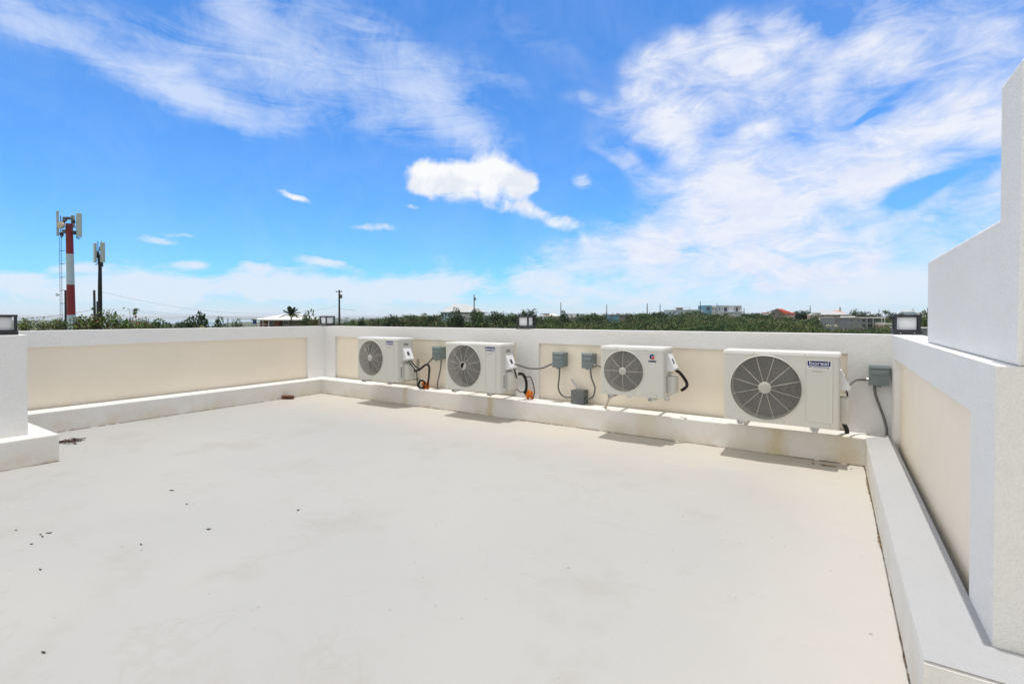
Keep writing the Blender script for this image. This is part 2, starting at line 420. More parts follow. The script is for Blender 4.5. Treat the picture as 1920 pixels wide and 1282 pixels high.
def kerb_mb(poly_out, poly_in):
    """open kerb: matching outer/inner plan points -> solid bar with a softened arris"""
    mb = MB(); loops = []
    for (ox, oy), (ix, iy) in zip(poly_out, poly_in):
        dx, dy = ox - ix, oy - iy; L_ = math.hypot(dx, dy); ux, uy = dx / L_, dy / L_
        loops.append([(ix, iy, -.01), (ix, iy, KH - .012), (ix + ux * .004, iy + uy * .004, KH - .004), (ix + ux * .014, iy + uy * .014, KH), (ox, oy, KH), (ox, oy, -.01)])
    return mb.loft(loops)

# left wall
wl = thing('parapet_wall', 'long white rooftop wall on the left with one plain cream recessed panel', 'wall', (XL, 3.5, 0))
wall_with_panels(wl, 'y', XL, 1.17, YB + .2, .2, [(1.45, 5.372, 0, .996)], -1)
obj('kerb', kerb_mb([(XL, 1.52), (XL, YB)], [(XL + KW, 1.52), (XL + KW, YB - KW)]), 'kerb', wl)
obj('sealant_joint', ragged_strip([(XL + KW, 1.55), (XL + KW, YB - KW)], (1, 0), .002, .018, 3), 'joint', wl)
# back wall
wb = thing('parapet_wall', 'white rooftop wall carrying the four air conditioners between cream recessed panels', 'wall', (-3.7, YB, 0))
wall_with_panels(wb, 'x', YB, XL, XR, .2, [(-7.575, -3.665, 0, 1.0), (-3.308, .117, 0, 1.0)], 1)
obj('kerb', kerb_mb([(XL, YB), (XR, YB)], [(XL + KW, YB - KW), (XR - KWR, YB - KW)]), 'kerb', wb)
obj('sealant_joint', ragged_strip([(XL + KW, YB - KW), (XR - KWR, YB - KW)], (0, -1), .003, .022, 5), 'joint', wb)
# right wall
YP, YQ = 2.231, 2.022
wr = thing('parapet_wall', 'low white wall on the right with cream panel, under the lantern and tall block', 'wall', (XR, 4, 0))
wall_with_panels(wr, 'y', XR, YP + .004, YB + .2, .222, [(2.575, 5.439, 0, .985)], 1)
obj('wall_end', MB().box(XR, 3.0, YP, YP + .004, KH - .02, WH - .001), 'rough', wr)
kb = kerb_mb([(XR, YB), (XR, YP), (3.0, YP)], [(XR - KWR, YB - KW), (XR - KWR, YQ), (3.0, YQ)])
obj('kerb', kb, 'kerb_side', wr)
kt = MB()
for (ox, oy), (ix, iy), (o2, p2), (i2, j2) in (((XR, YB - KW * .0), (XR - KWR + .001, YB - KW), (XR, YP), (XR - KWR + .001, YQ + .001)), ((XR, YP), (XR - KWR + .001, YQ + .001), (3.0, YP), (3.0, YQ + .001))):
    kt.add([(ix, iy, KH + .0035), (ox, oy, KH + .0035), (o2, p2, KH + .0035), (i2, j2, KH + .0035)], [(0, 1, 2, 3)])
obj('kerb_top_tone', kt, 'kerb_top', wr)  # thin sheet that tones down the sunlit top, not a real coating
obj('kerb_end', MB().box(XR - KWR, 3.0, YQ - .004, YQ, -.01, KH - .006), 'rough', wr)
obj('sealant_joint', ragged_strip([(XR - KWR, 1.7), (XR - KWR, YB - KW)], (-1, 0), .002, .017, 8), 'joint', wr)
# stepped block above the right wall
tw = thing('stair_block', 'tall plain white stucco block stepping up at the right edge', 'building block', (1.7, 3.2, 0))
tb = MB(); TX = .505
tb.prism([(2.252, WH + .001), (4.097, WH + .001), (4.097, 1.706), (2.475, 1.706), (2.475, 2.185), (2.228, 2.185), (2.228, 1.63)], 'x', TX, 3.0)
tb.mi = [1 if q in (7, 8) else 0 for q in range(9)]
tw_ = obj('block_wall', tb, ['stucco', 'rough'], tw); bv = tw_.modifiers.new('soft_edges', 'BEVEL'); bv.width = .010; bv.segments = 2
obj('plinth', MB().box(TX + .17, 3.0, 2.26, 4.08, 0, WH - .002), 'stucco', tw)
# return wall at the left
ws = thing('parapet_wall', 'white wall end jutting in at the left edge above a deep step', 'wall', (XS, 0, 0))
wb_ = MB().rbox(XS - .21, XS, -5, YS, 0, WH, .008); wb_.rbox(XL - .19, XS - .212, YS - .2, YS, 0, WH - .002, .008)
obj('wall_body', wb_, 'stucco', ws)
SK = .17
obj('kerb', kerb_mb([(XS, -5), (XS, YS), (XL, YS)], [(XS + SK, -5), (XS + SK + .012, YS + SK), (XL, YS + SK)]), 'kerb', ws)
obj('sealant_joint', ragged_strip([(XS + SK + .008, -1), (XS + SK + .012, YS + SK)], (1, 0), .002, .022, 12), 'joint', ws)

# ------------------------------------------------------------------ lanterns
def lantern(cx, cy, label, s=.205, h=.185):
    r = thing('lantern', label, 'lantern', (cx, cy, WH), 'square lanterns on the wall tops')
    a = s / 2; z = WH
    obj('base', MB().rbox(cx - a, cx + a, cy - a, cy + a, z + .001, z + .036, .003), 'frame', r)
    fr = MB(); p = .016
    for sx in (-1, 1):
        for sy in (-1, 1):
            x, y = cx + sx * (a - p), cy + sy * (a - p); fr.box(x - p * .62, x + p * .62, y - p * .62, y + p * .62, z + .036, z + h - .02)
    for sx in (-1, 1):
        fr.box(cx + sx * (a - p) - p * .62, cx + sx * (a - p) + p * .62, cy - a + p * 1.63, cy + a - p * 1.63, z + .037, z + .046)
        fr.box(cx - a + p * 1.63, cx + a - p * 1.63, cy + sx * (a - p) - p * .62, cy + sx * (a - p) + p * .62, z + .037, z + .046)
    obj('frame', fr, 'frame', r)
    obj('top_frame', MB().rbox(cx - a + .002, cx + a - .002, cy - a + .002, cy + a - .002, z + h - .02, z + h, .003), 'frame', r)
    b = a - .034
    obj('diffuser', MB().rbox(cx - b, cx + b, cy - b, cy + b, z + .0365, z + h - .0205, .008, 3), 'opal', r, smooth=True)
    for q in (-.05, .05):
        obj('screw', MB().ball((cx + q, cy - a, z + .016), .0045, .0035, .0045, 8, 5), 'galv', r, smooth=True)
    return r
lantern(.571, YB + .152, 'dark square lantern with white diffuser at the right corner next to the tall block')
lantern(-3.58, YB + .115, 'dark square lantern on the middle of the back wall above the air conditioners')
lantern(-7.93, YB + .10, 'dark square lantern at the far left corner beside the thin utility pole')
lantern(-6.385, 1.205, 'dark square lantern cut by the left edge of the picture on the wall end')

# ------------------------------------------------------------------ condensers
def plan_loop(x0, x1, y0, y1, r, z, n=5, g=0):
    pts = []
    for cx, cy, a0 in ((x1 - r, y0 + r, -90), (x1 - r, y1 - r, 0), (x0 + r, y1 - r, 90), (x0 + r, y0 + r, 180)):
        for k in range(n + 1):
            a = R(a0 + 90 * k / n); pts.append((cx + (r + g) * math.cos(a), cy + (r + g) * math.sin(a), z))
    return pts
def condenser(x0, x1, zb, zt, fx, fz, fr, rings, spokes, spoke0, label, style, depth=.33, capr=.05, half=False):
    y0, y1 = YF, YF + depth; xc = (x0 + x1) / 2; r = .022; lid = .035
    root = thing('air_conditioner', label, 'air conditioner', (xc, (y0 + y1) / 2, zb), 'outdoor air conditioner units along the back wall')
    zl = zt - lid
    # body with round opening
    c = MB(); L0 = plan_loop(x0, x1, y0, y1, r, zb); L1 = plan_loop(x0, x1, y0, y1, r, zl); n = len(L0)
    c.v += L0 + L1; c.mi += []
    for i in range(n):
        j = (i + 1) % n
        if i == n - 1: continue                                      # flat front is made below
        c.f.append((i, j, n + j, n + i)); c.mi.append(0)
    c.f.append(tuple(range(n))); c.mi.append(0); c.f.append(tuple(range(n, 2 * n))); c.mi.append(0)
    xa, xb = x0 + r, x1 - r; N_ = 72
    ang = sorted(set([i * 2 * math.pi / N_ for i in range(N_)] + [math.atan2(zz - fz, xx - fx) % (2 * math.pi) for xx in (xa, xb) for zz in (zb, zl)]))
    outer = []; inner = []; lip = []; back = []
    for a in ang:
        ca, sa = math.cos(a), math.sin(a); t = 1e9
        if ca > 1e-9: t = min(t, (xb - fx) / ca)
        if ca < -1e-9: t = min(t, (xa - fx) / ca)
        if sa > 1e-9: t = min(t, (zl - fz) / sa)
        if sa < -1e-9: t = min(t, (zb - fz) / sa)
        outer.append((fx + ca * t, y0, fz + sa * t)); inner.append((fx + ca * (fr + .018), y0, fz + sa * (fr + .018)))
        lip.append((fx + ca * (fr + .006), y0 - .012, fz + sa * (fr + .006))); back.append((fx + ca * fr, y0 + .02, fz + sa * fr))
    c.loft([outer, inner, lip, back, [(p[0], y0 + .15, p[2]) for p in back]], False, False)
    obj('casing', c, 'acwhite', root, smooth=True)
    # lid
    lb = MB(); g = .006
    lb.loft([plan_loop(x0, x1, y0, y1, r, zl + .001, g=g), plan_loop(x0, x1, y0, y1, r, zt - .005, g=g), plan_loop(x0, x1, y0, y1, r, zt - .0015, g=g - .0015), plan_loop(x0, x1, y0, y1, r, zt, g=g - .005)])
    obj('lid', lb, 'actop', root, smooth=True)
    for sx in (x0 + .28 * (x1 - x0), x0 + .72 * (x1 - x0)): obj('screw', MB().ball((sx, y0 - .006, zl + .012), .005, .002, .005, 6, 4), 'greyink', root)
    for sx in (x0 + .06, x0 + .55 * (x1 - x0), x1 - .07): obj('screw', MB().ball((sx, y0 - .0005, zb + .022), .0055, .002, .0055, 6, 4), 'greyink', root)
    # inside
    cp = MB(); cp.box(x0 + .03, x1 - .06, y0 + .27, y0 + .30, zb + .02, zl - .02)
    obj('coil', cp, 'coil', root)
    fb = MB(); fb.tube([(fx, y0 + .06, fz), (fx, y0 + .17, fz)], fr * .27, 20)
    for k in range(3):
        loops = []
        for q in range(6):
            rr = fr * (.24 + .70 * q / 5); tw_ = .55 - .06 * q; w = .52 + .10 * math.sin(q / 5 * 3.1); a = k * 2.094 + .5 + q * .10
            loops.append([(fx + rr * math.cos(a + s_ * w), y0 + .115 + s_ * fr * tw_ * .30 + e_, fz + rr * math.sin(a + s_ * w)) for s_, e_ in ((-1, 0), (-.5, .004), (0, .006), (.5, .004), (1, 0), (1, .004), (0, .011), (-1, .004))])
        fb.loft(loops)
    obj('fan', fb, 'fan', root, smooth=True)
    # grille
    gr = MB(); wR = .0017 if style != 'small' else .0016
    for k in range(rings):
        rr = capr + .012 + (fr - .004 - capr - .012) * k / (rings - 1)
        gr.ring((fx, y0 - .020 + .022 * (rr / fr) ** 3, fz), rr, wR, 64, 4)
    for k in range(spokes):
        a = spoke0 + k * 2 * math.pi / spokes; ca, sa = math.cos(a), math.sin(a)
        pts = [(fx + rr * ca, y0 - .0225 + .022 * (rr / fr) ** 3, fz + rr * sa) for rr in (capr * .9, fr * .5, fr * .8, fr + .004)]
        gr.tube(pts, .0027, 5)
    obj('fan_grille', gr, 'grille', root, smooth=True)
    cb = MB()
    if half:
        pts = [(fx + capr * 1.05 * math.cos(R(a)), fz + capr * 1.05 * math.sin(R(a))) for a in range(-105, 61, 12)]
        cb.prism(pts, 'y', y0 - .030, y0 - .021)
        cb.ring((fx, y0 - .021, fz), capr, .006, 40, 5)
    else:
        prof = [(capr * 1.08, -.019), (capr * 1.06, -.026), (capr * .92, -.0305), (capr * .5, -.033)]
        cb.loft([[(fx + p * math.cos(k * math.pi / 18), y0 + q, fz + p * math.sin(k * math.pi / 18)) for k in range(36)] for p, q in prof])
    obj('grille_cap', cb, 'grille', root, smooth=True)
    # side parts, right end
    tz1, tz0 = zt - .155, zt - .335
    if style == 'small': tz1, tz0 = zt - .075, zt - .25
    tc_ = MB().prism([(x1 - .004, tz1), (x1 + .012, tz1), (x1 + .078, tz0 + .03), (x1 + .078, tz0 + .012), (x1 + .03, tz0), (x1 - .004, tz0)], 'x' if 0 else 'y', y0 + .10, y1 - .07)
    obj('terminal_cover', tc_, 'paper', root)
    st = MB(); q = (tz1 - tz0) * .5; st.add([(x1 + .030, y0 + .15, tz1 - q * .55), (x1 + .030, y0 + .20, tz1 - q * .55), (x1 + .0555, y0 + .20, tz1 - q * 1.15), (x1 + .0555, y0 + .15, tz1 - q * 1.15)], [(0, 1, 2, 3)])
    for i in range(4): st.v[i] = (st.v[i][0] + .0035, st.v[i][1], st.v[i][2] + .0015)
    obj('wiring_sticker', st, 'ink', root)
    vz0 = zb + .035; vz1 = vz0 + (.235 if style != 'small' else .19)
    obj('valve_cover', MB().rbox(x1 - .004, x1 + .072, y0 + .115, y1 - .025, vz0, vz1, .014, 3), 'acwhite', root, smooth=True)
    sp = MB().box(x1 - .001, x1 + .0015, y0 + .055, y0 + .088, vz0 + .02, vz1 - .015)
    obj('rating_plate', sp, 'paper', root)
    sp = MB()
    for i in range(7): sp.box(x1 + .0015, x1 + .0021, y0 + .059, y0 + .084, vz0 + .03 + i * .024, vz0 + .047 + i * .024)
    obj('rating_print', sp, 'ink', root)
    hn = MB().rbox(x1 - .0035, x1 + .003, y0 + .12, y0 + .22, zt - .115, zt - .075, .003); obj('hand_hold', hn, 'greyink', root)
    # brackets to the wall
    for bx_ in (x0 + .16 * (x1 - x0), x0 + .80 * (x1 - x0)):
        br = MB(); w = .02
        br.box(bx_ - w, bx_ + w, y0 - .02, YB + REC - .006, zb - .036, zb - .032); br.box(bx_ - w, bx_ - w + .004, y0 - .02, YB + REC - .006, zb - .0319, zb - .008)
        br.box(bx_ - w - .012, bx_ + w + .012, YB + REC - .0055, YB + REC - .0045, zb - .12 if zb - .12 > KH else KH + .002, zb + .30)
        br.box(bx_ - .035, bx_ + .035, y0 + .012, y0 + .06, zb - .0317, zb - .0005)
        b_ = obj('mounting_bracket', br, 'galv', root)
        bo = MB().tube([(bx_, y0 + .034, zb - .0365), (bx_, y0 + .034, zb - .055)], .007, 8)
        sub('bolt', bo, 'galv', b_, root)
    # front panel relief
    if style in ('big', 'mid'):
        px0, px1 = (x1 - .265, x1 - .05) if style == 'big' else (x1 - .245, x1 - .075)
        zz0, zz1 = zb + .045, zt - .062
        ri = MB()
        def bead(xa_, xb_, za_, zb_):
            pts = []
            for cx, cz, a0 in ((xb_ - .015, zb_ - .015, 0), (xa_ + .015, zb_ - .015, 90), (xa_ + .015, za_ + .015, 180), (xb_ - .015, za_ + .015, 270)):
                for k in range(5): a = R(a0 + 22.5 * k); pts.append((cx + .015 * math.cos(a), cz + .015 * math.sin(a)))
            mid = [(p[0] + (.006 if p[0] < (xa_ + xb_) / 2 else -.006), p[1] + (.006 if p[1] < (za_ + zb_) / 2 else -.006)) for p in pts]
            inn = [(p[0] + (.014 if p[0] < (xa_ + xb_) / 2 else -.014), p[1] + (.014 if p[1] < (za_ + zb_) / 2 else -.014)) for p in pts]
            ri.loft([[(p[0], y0 - .0004, p[1]) for p in pts], [(p[0], y0 - .0065, p[1]) for p in mid], [(p[0], y0 - .0015, p[1]) for p in inn]], False, True)
        bead(px0, px1, zz0, zz1)
        obj('front_panel', ri, 'acwhite', root)
        lw = .172 if style == 'big' else .158; lx = (px0 + px1) / 2 - lw / 2 - (0 if style == 'big' else .008); lz = zt - (.112 if style == 'big' else .088); lh = .052 if style == 'big' else .046
        if style == 'big': lz = zt - .117
        pl = obj('brand_label', MB().box(lx, lx + lw, y0 - .0035, y0 - .0015, lz, lz + lh), 'blue', root)
        under = sub('label_backing', MB().box(lx - .004, lx + lw + .004, y0 - .0030, y0 - .0014, lz - .020, lz + lh + .004), 'paper', pl, root)
        sub('lettering', text_mb('boreal', .050 if style == 'big' else .044, lx + .014, y0 - .0042, lz + .009, .0, lw - .028), 'paper', pl, root)
        sub('lettering', text_mb('Air Conditioning', .0155, lx + .004, y0 - .0036, lz - .014, .0004, lw - .012), 'blue', pl, root)
        mk = MB()
        for i in range(9): mk.box(lx + .036 + i * .009, lx + .043 + i * .009, y0 - .0022, y0 - .0014, lz - .052 + (i % 2) * .001, lz - .044)
        obj('model_print', mk, 'greyink', root)
    else:
        ri = MB(); 
        for z_ in (zt - .060, zb + .038): obj('front_ridge', MB().rbox(x1 - .245, x1 - .075, y0 - .0055, y0 + .004, z_ - .007, z_ + .007, .0045, 2), 'acwhite', root, smooth=True)
        ex, ez, er = -1.598, zt - .0985, .0275
        def sector(a0, a1, rr, y): return [(ex + rr * math.cos(R(a)), y, ez + rr * math.sin(R(a))) for a in np.linspace(a0, a1, 16)]
        em = MB(); arc = sector(25, 250, er, y0 - .002)
        innr = [(ex - .002 + er * .25 * math.cos(R(a)), y0 - .002, ez + er * .15 + er * .25 * math.sin(R(a))) for a in np.linspace(25, 250, 16)]
        em.add(arc + innr, [(i, i + 1, 17 + i, 16 + i) for i in range(15)])
        e1 = obj('emblem', em, 'blue', root)
        rp = [(ex - er * .22, ez - er * .95), (ex + er * .3, ez - er * .95), (ex + er * .75, ez - er * .65), (ex + er, ez - er * .05), (ex + er * .88, ez + er * .12), (ex + er * .2, ez + er * .12), (ex + er * .02, ez - er * .05)]
        sub('emblem_red', MB().add([(p[0], y0 - .0022, p[1]) for p in rp], [tuple(range(len(rp)))]), 'red', e1, root)
        sub('lettering', text_mb('GREE', .026, ex - .041, y0 - .0022, ez - .054, .001, .083), 'blue', e1, root)
        sub('sticker', MB().box(ex - .028, ex + .028, y0 - .0022, y0 - .0012, ez - .102, ez - .066), 'paper', e1, root)
        mk = MB(); mk.box(ex - .022, ex - .004, y0 - .0030, y0 - .0023, ez - .077, ez - .073)
        for i in range(6): mk.box(ex - .024 + i * .008, ex - .018 + i * .008, y0 - .0030, y0 - .0023, ez - .090, ez - .082)
        sub('sticker_print', mk, 'greyink', e1, root)
    return root
A1 = condenser(-6.271, -5.380, .385, 1.038, -5.953, .727, .262, 24, 12, R(15), 'beige outdoor air conditioner with blue label, farthest one, next to the left wall corner', 'mid', capr=.048)
A2 = condenser(-4.456, -3.534, .377, 1.010, -4.128, .704, .278, 26, 12, R(15), 'beige outdoor air conditioner whose fan grille has a broken half centre cap', 'mid', capr=.05, half=True)
A3 = condenser(-2.180, -1.472, .500, 1.030, -1.914, .765, .216, 24, 8, 0, 'smaller outdoor air conditioner with round red and blue emblem and eight grille spokes', 'small', capr=.040)
A4 = condenser(-.8945, .0524, .3655, 1.033, -.5325, .694, .292, 26, 12, R(15), 'largest outdoor air conditioner with big blue label beside the right corner', 'big', capr=.052)

# ------------------------------------------------------------------ electrical boxes and conduits
BY = YB - .10
def switch_box(x0, x1, z0, z1, label, face=BY, side='left'):
    r = thing('switch_box', label, 'electrical box', ((x0 + x1) / 2, YB, z0), 'grey disconnect switch boxes on the back wall')
    obj('body', MB().rbox(x0 + .008, x1 - .004, face + .016, YB + REC - .002, z0 + .012, z1 - .012, .004), 'box', r)
    h = z1 - z0; w = x1 - x0
    cv = MB().prism([(face + .018, z1), (face - .004, z1 - .006), (face - .012, z1 - .03), (face, z1 - .034), (face, z0 + .004), (face + .016, z0)], 'x', x0, x1)
    c = obj('cover', cv, 'box', r)
    hb = MB(); a = .015
    hb.prism([(face - .0005, z1 - .30 * h), (face - .010, z1 - .26 * h), (face - .013, z1 - .34 * h), (face - .011, z1 - .48 * h), (face - .0005, z1 - .50 * h)], 'x', x0 + .14 * w, x1 - .10 * w)
    b = obj('pull_handle', hb, 'box', r)
    obj('hasp', MB().rbox(x1 - .0035, x1 + .012, face + .02, face + .03, z1 - .3 * h, z1 - .15 * h, .002), 'box', r)
    obj('lug', MB().rbox((x0 + x1) / 2 - .018, (x0 + x1) / 2 + .018, face - .004, face + .012, z0 - .014, z0 + .002, .003), 'box', r)
    kx = x0 - .016 if side == 'left' else x1 + .016
    kn = MB().tube([(kx, face + .05, z0 + .045), ((x0 + .01) if side == 'left' else (x1 - .006), face + .05, z0 + .045)], .019, 12)
    obj('cable_gland', kn, 'bluecap', r, smooth=True)
    return r
switch_box(-5.125, -4.965, .70, .91, 'grey switch box on cream panel between the two left air conditioners', side='left')
switch_box(-3.045, -2.89, .70, .907, 'grey switch box, left one of the pair above the square junction box', side='left')
switch_box(-2.632, -2.487, .712, .909, 'grey switch box, right one of the pair, beside the smaller air conditioner', side='right')
switch_box(.278, .430, .722, .915, 'grey switch box in the right corner beside the largest air conditioner', side='left')
jb = thing('junction_box', 'square dark grey junction box standing on the kerb below two switch boxes', 'electrical box', (-2.69, YB, KH))
obj('body', MB().rbox(-2.772, -2.607, BY + .005, YB + REC - .003, KH + .003, .432, .004), 'boxdark', jb)
obj('cover', MB().rbox(-2.777, -2.602, BY - .004, BY + .0045, KH + .003, .436, .003), 'boxdark', jb)
obj('conduit_stub', MB().tube([(-2.70, BY + .05, .437), (-2.72, BY + .05, .47), (-2.80, BY + .055, .565)], [.013, .013, .014], 10), 'bluecap', jb, smooth=True)
def conduit(name, pts, r, m, label, cat='conduit', n=8):
    mb = MB().tube(smooth_path(pts, n), r * (.8 if m == 'black' else .9), 10)
    return tag(obj(name, mb, m, smooth=True, origin=pts[0]), label, cat)
cy = YB - .05
conduit('conduit', [(-3.46, 5.36, .742), (-3.43, 5.38, .735), (-3.32, 5.50, .685), (-3.2, 5.60, .685), (-3.10, 5.655, .73), (-3.06, 5.669, .744)], .013, 'conduit', 'grey conduit sagging from the air conditioner with broken cap to its switch box')
conduit('conduit', [(-2.967, cy, .70), (-2.97, cy, .58), (-2.985, cy, .45), (-2.95, cy, .36), (-2.87, cy, .325), (-2.777, cy, .335)], .012, 'conduit', 'grey conduit curving down into the left side of the junction box')
conduit('conduit', [(-2.535, cy, .712), (-2.52, cy, .60), (-2.475, cy, .48), (-2.49, cy, .38), (-2.53, cy, .34), (-2.602, cy, .335)], .012, 'conduit', 'grey conduit curving down into the right side of the junction box')
conduit('conduit', [(-2.46, cy, .757), (-2.36, cy - .02, .735), (-2.25, cy - .08, .69), (-2.1, 5.55, .66)], .011, 'conduit', 'short dark conduit running behind the smaller air conditioner')
conduit('conduit', [(.105, 5.34, .722), (.13, 5.40, .745), (.18, 5.56, .768), (.24, 5.66, .767), (.262, 5.669, .767)], .012, 'conduit', 'short grey conduit from the largest air conditioner to the corner switch box')
conduit('conduit', [(.322, cy, .722), (.335, cy, .62), (.385, cy + .005, .46), (.415, cy + .01, .34), (.418, cy + .01, KH)], .013, 'conduit', 'grey conduit dropping from the corner switch box to the kerb')
conduit('conduit', [(-4.99, cy, .70), (-4.995, cy, .60), (-5.03, cy, .46), (-5.06, cy, .36), (-5.065, cy, KH)], .012, 'conduit', 'grey conduit dropping from the leftmost switch box to the kerb')
conduit('cable', [(-5.30, 5.33, .71), (-5.24, 5.40, .60), (-5.21, 5.46, .585), (-5.18, 5.60, .66), (-5.145, 5.669, .745)], .012, 'black', 'black cable rising from the farthest air conditioner to its switch box', 'cable')
conduit('cable', [(-5.31, 5.30, .705), (-5.27, 5.36, .60), (-5.245, 5.40, .52), (-5.25, 5.42, .42), (-5.26, 5.44, .30)], .009, 'black', 'thin black cable hanging straight down beside the farthest air conditioner', 'cable')
conduit('refrigerant_pipe', [(-5.31, 5.42, .54), (-5.24, 5.46, .56), (-5.16, 5.52, .635), (-5.125, 5.55, .60), (-5.14, 5.56, .45), (-5.19, 5.58, .30)], .019, 'black', 'black insulated pipe looping down beside the farthest air conditioner', 'pipe')
conduit('cable', [(-3.47, 5.33, .70), (-3.45, 5.36, .64), (-3.44, 5.38, .56)], .011, 'black', 'short black cable running into the valve cover of the broken-cap unit', 'cable')
conduit('refrigerant_pipe', [(-3.50, 5.42, .60), (-3.44, 5.52, .60), (-3.42, 5.58, .50), (-3.43, 5.60, .40), (-3.46, 5.61, .33)], .024, 'black', 'black insulated pipe bundle behind the air conditioner with broken cap', 'pipe')
conduit('cable', [(-3.43, 5.58, .55), (-3.37, 5.60, .56), (-3.33, 5.61, .47), (-3.315, 5.62, .36), (-3.34, 5.62, .27)], .008, 'black', 'thin black cable arching down over the orange foam to the kerb', 'cable')
conduit('cable', [(-3.47, 5.43, .42), (-3.46, 5.47, .375), (-3.42, 5.52, .37), (-3.40, 5.56, .44), (-3.42, 5.59, .53)], .007, 'black', 'thin black cable loop under the valve cover of the broken-cap unit', 'cable')
conduit('refrigerant_pipe', [(-1.405, 5.36, .785), (-1.37, 5.40, .75), (-1.325, 5.46, .66), (-1.33, 5.50, .60), (-1.39, 5.53, .55)], .021, 'black', 'black insulated pipe curling out from the smaller air conditioner', 'pipe')
conduit('cable', [(.085, 5.35, .71), (.11, 5.39, .66), (.10, 5.40, .60), (.075, 5.40, .575)], .008, 'black', 'thin black cable curling beside the largest air conditioner', 'cable')
conduit('refrigerant_pipe', [(.06, 5.47, .42), (.085, 5.55, .36), (.11, 5.60, .30), (.115, 5.62, .262)], .024, 'black', 'black insulated pipe end under the largest air conditioner', 'pipe')
dh = MB(); pth = smooth_path([(-2.16, 5.44, .49), (-2.20, 5.47, .42), (-2.25, 5.50, .33), (-2.27, 5.50, .268)], 14)
dh.tube(pth, [.016 + (.004 if i % 3 else -.002) for i in range(len(pth))], 10)
tag(obj('drain_hose', dh, 'hose', smooth=True, origin=(-2.16, 5.44, .49)), 'beige ribbed drain hose hanging below the smaller air conditioner', 'hose')
def foam(c, n, s, label, sd):
    rr = random.Random(sd); mb = MB()
    for i in range(n):
        mb.ball((c[0] + rr.uniform(-.5, .5) * s, c[1] + rr.uniform(-.35, .35) * s, max(KH + .012, c[2] + rr.uniform(-.45, .5) * s)), s * rr.uniform(.22, .34), s * rr.uniform(.22, .34), s * rr.uniform(.2, .32), 9, 7, .12)
    return tag(obj('foam_lump', mb, 'foam', smooth=True, origin=(c[0], c[1], KH)), label, 'sealing foam')
foam((-5.245, 5.60, .305), 9, .10, 'lump of orange foam wrapped by a black pipe beside the farthest air conditioner', 1)
foam((-3.40, 5.61, .315), 12, .085, 'crumbly orange foam lump on the kerb beside the air conditioner with broken cap', 2)
cl = MB()
cl.tube([(-5.275 + .062 * math.cos(a), 5.545 + .01 * math.sin(3 * a), .325 + .062 * math.sin(a)) for a in np.linspace(0, 6.1, 26)], .016, 8)
tag(obj('pipe_coil', cl, 'black', smooth=True, origin=(-5.275, 5.545, .262)), 'black loop of insulated pipe round the orange foam on the kerb', 'pipe')

# ------------------------------------------------------------------ debris on the floor
x, y, z = onZ(548, 749, 0); x = XL + KW + .075
mb = MB().rbox(-.085, .085, -.04, .04, 0, .055, .008); rot = Matrix.Rotation(R(38), 3, 'Z')
mb.v = [tuple(rot @ Vector(p) * (1 + .06 * math.sin(p[0] * 90 + p[2] * 60)) + Vector((x, y, .002))) for p in mb.v]
tag(obj('wood_offcut', mb, 'wood', origin=(x, y, 0)), 'small reddish brown wood offcut lying against the left kerb', 'wood')
tx, ty, _ = onZ(131, 828, 0); rr = random.Random(4); mb = MB()
for i in range(20):
    a = rr.gauss(R(30), .5); L_ = rr.uniform(.04, .14); cx = tx + rr.gauss(0, .075); cy_ = ty + rr.gauss(0, .035); h = rr.uniform(.004, .03)
    mb.tube([(cx - L_ * math.cos(a), cy_ - L_ * math.sin(a), .004), (cx, cy_, h), (cx + L_ * math.cos(a + .4), cy_ + L_ * math.sin(a + .4), .006)], rr.uniform(.002, .0045), 5)
tag(obj('twig_clump', mb, 'twig', origin=(tx, ty, 0)), 'flattened clump of dry dark twigs on the floor by the left step', 'twigs')
def leaf(u, v, ln, ang, label, w=.28):
    x, y, _ = onZ(u, v, 0); n = 7; up = []; 
    top = []; bot = []
    for i in range(n):
        t = i / (n - 1); s_ = (t - .5) * ln; wd = ln * w * math.sin(math.pi * min(.98, max(.02, t))) * .5; zc = .004 + .004 * (2 * t - 1) ** 2
        top.append((s_, wd + .004 * math.sin(t * 3), zc + .002)); bot.append((s_, -wd + .004 * math.sin(t * 3), zc + .001 + .002 * math.sin(t * 5)))
    mid = [(p[0], 0, p[2] - .004) for p in top]
    rt = Matrix.Rotation(ang, 3, 'Z'); allp = [tuple(rt @ Vector(p) + Vector((x, y, 0))) for p in top + mid + bot]
    mb = MB().add(allp, [(i, i + 1, n + i + 1, n + i) for i in range(n - 1)] + [(n + i, n + i + 1, 2 * n + i + 1, 2 * n + i) for i in range(n - 1)])
    return tag(obj('dead_leaf', mb, 'leafdead', origin=(x, y, 0)), label, 'leaf', 'dead leaves and bits on the roof floor')
LV = [(322, 920, .055, 'dark curled leaf lying alone farther out on the left half of the floor', .25),
      (92, 1000, .05, 'longest of the dark leaves in the little cluster near the left edge', .22),
      (79, 1007, .026, 'stubby dark leaf bit just left of the longest leaf in the cluster', .5),
      (76, 1003, .02, 'tiny pale leaf sliver topmost in the cluster near the left edge', .3),
      (391, 993, .04, 'dark leaf bit lying alone toward the middle of the floor', .4),
      (75, 1069, .026, 'small dark leaf bit below the cluster near the left edge', .35),
      (59, 1021, .022, 'brown crumb just below left of the leaf cluster', .5),
      (350, 946, .024, 'small dark crumb right below the lone curled leaf', .45),
      (81, 1225, .03, 'pale brown leaf sliver at the lower left of the floor', .3),
      (559, 957, .03, 'brownish leaf sliver in the middle of the floor', .4),
      (264, 1022, .02, 'round dark crumb between the leaf cluster and the lone leaf', .7),
      (30, 995, .018, 'dark crumb closest to the left edge of the floor', .6)]
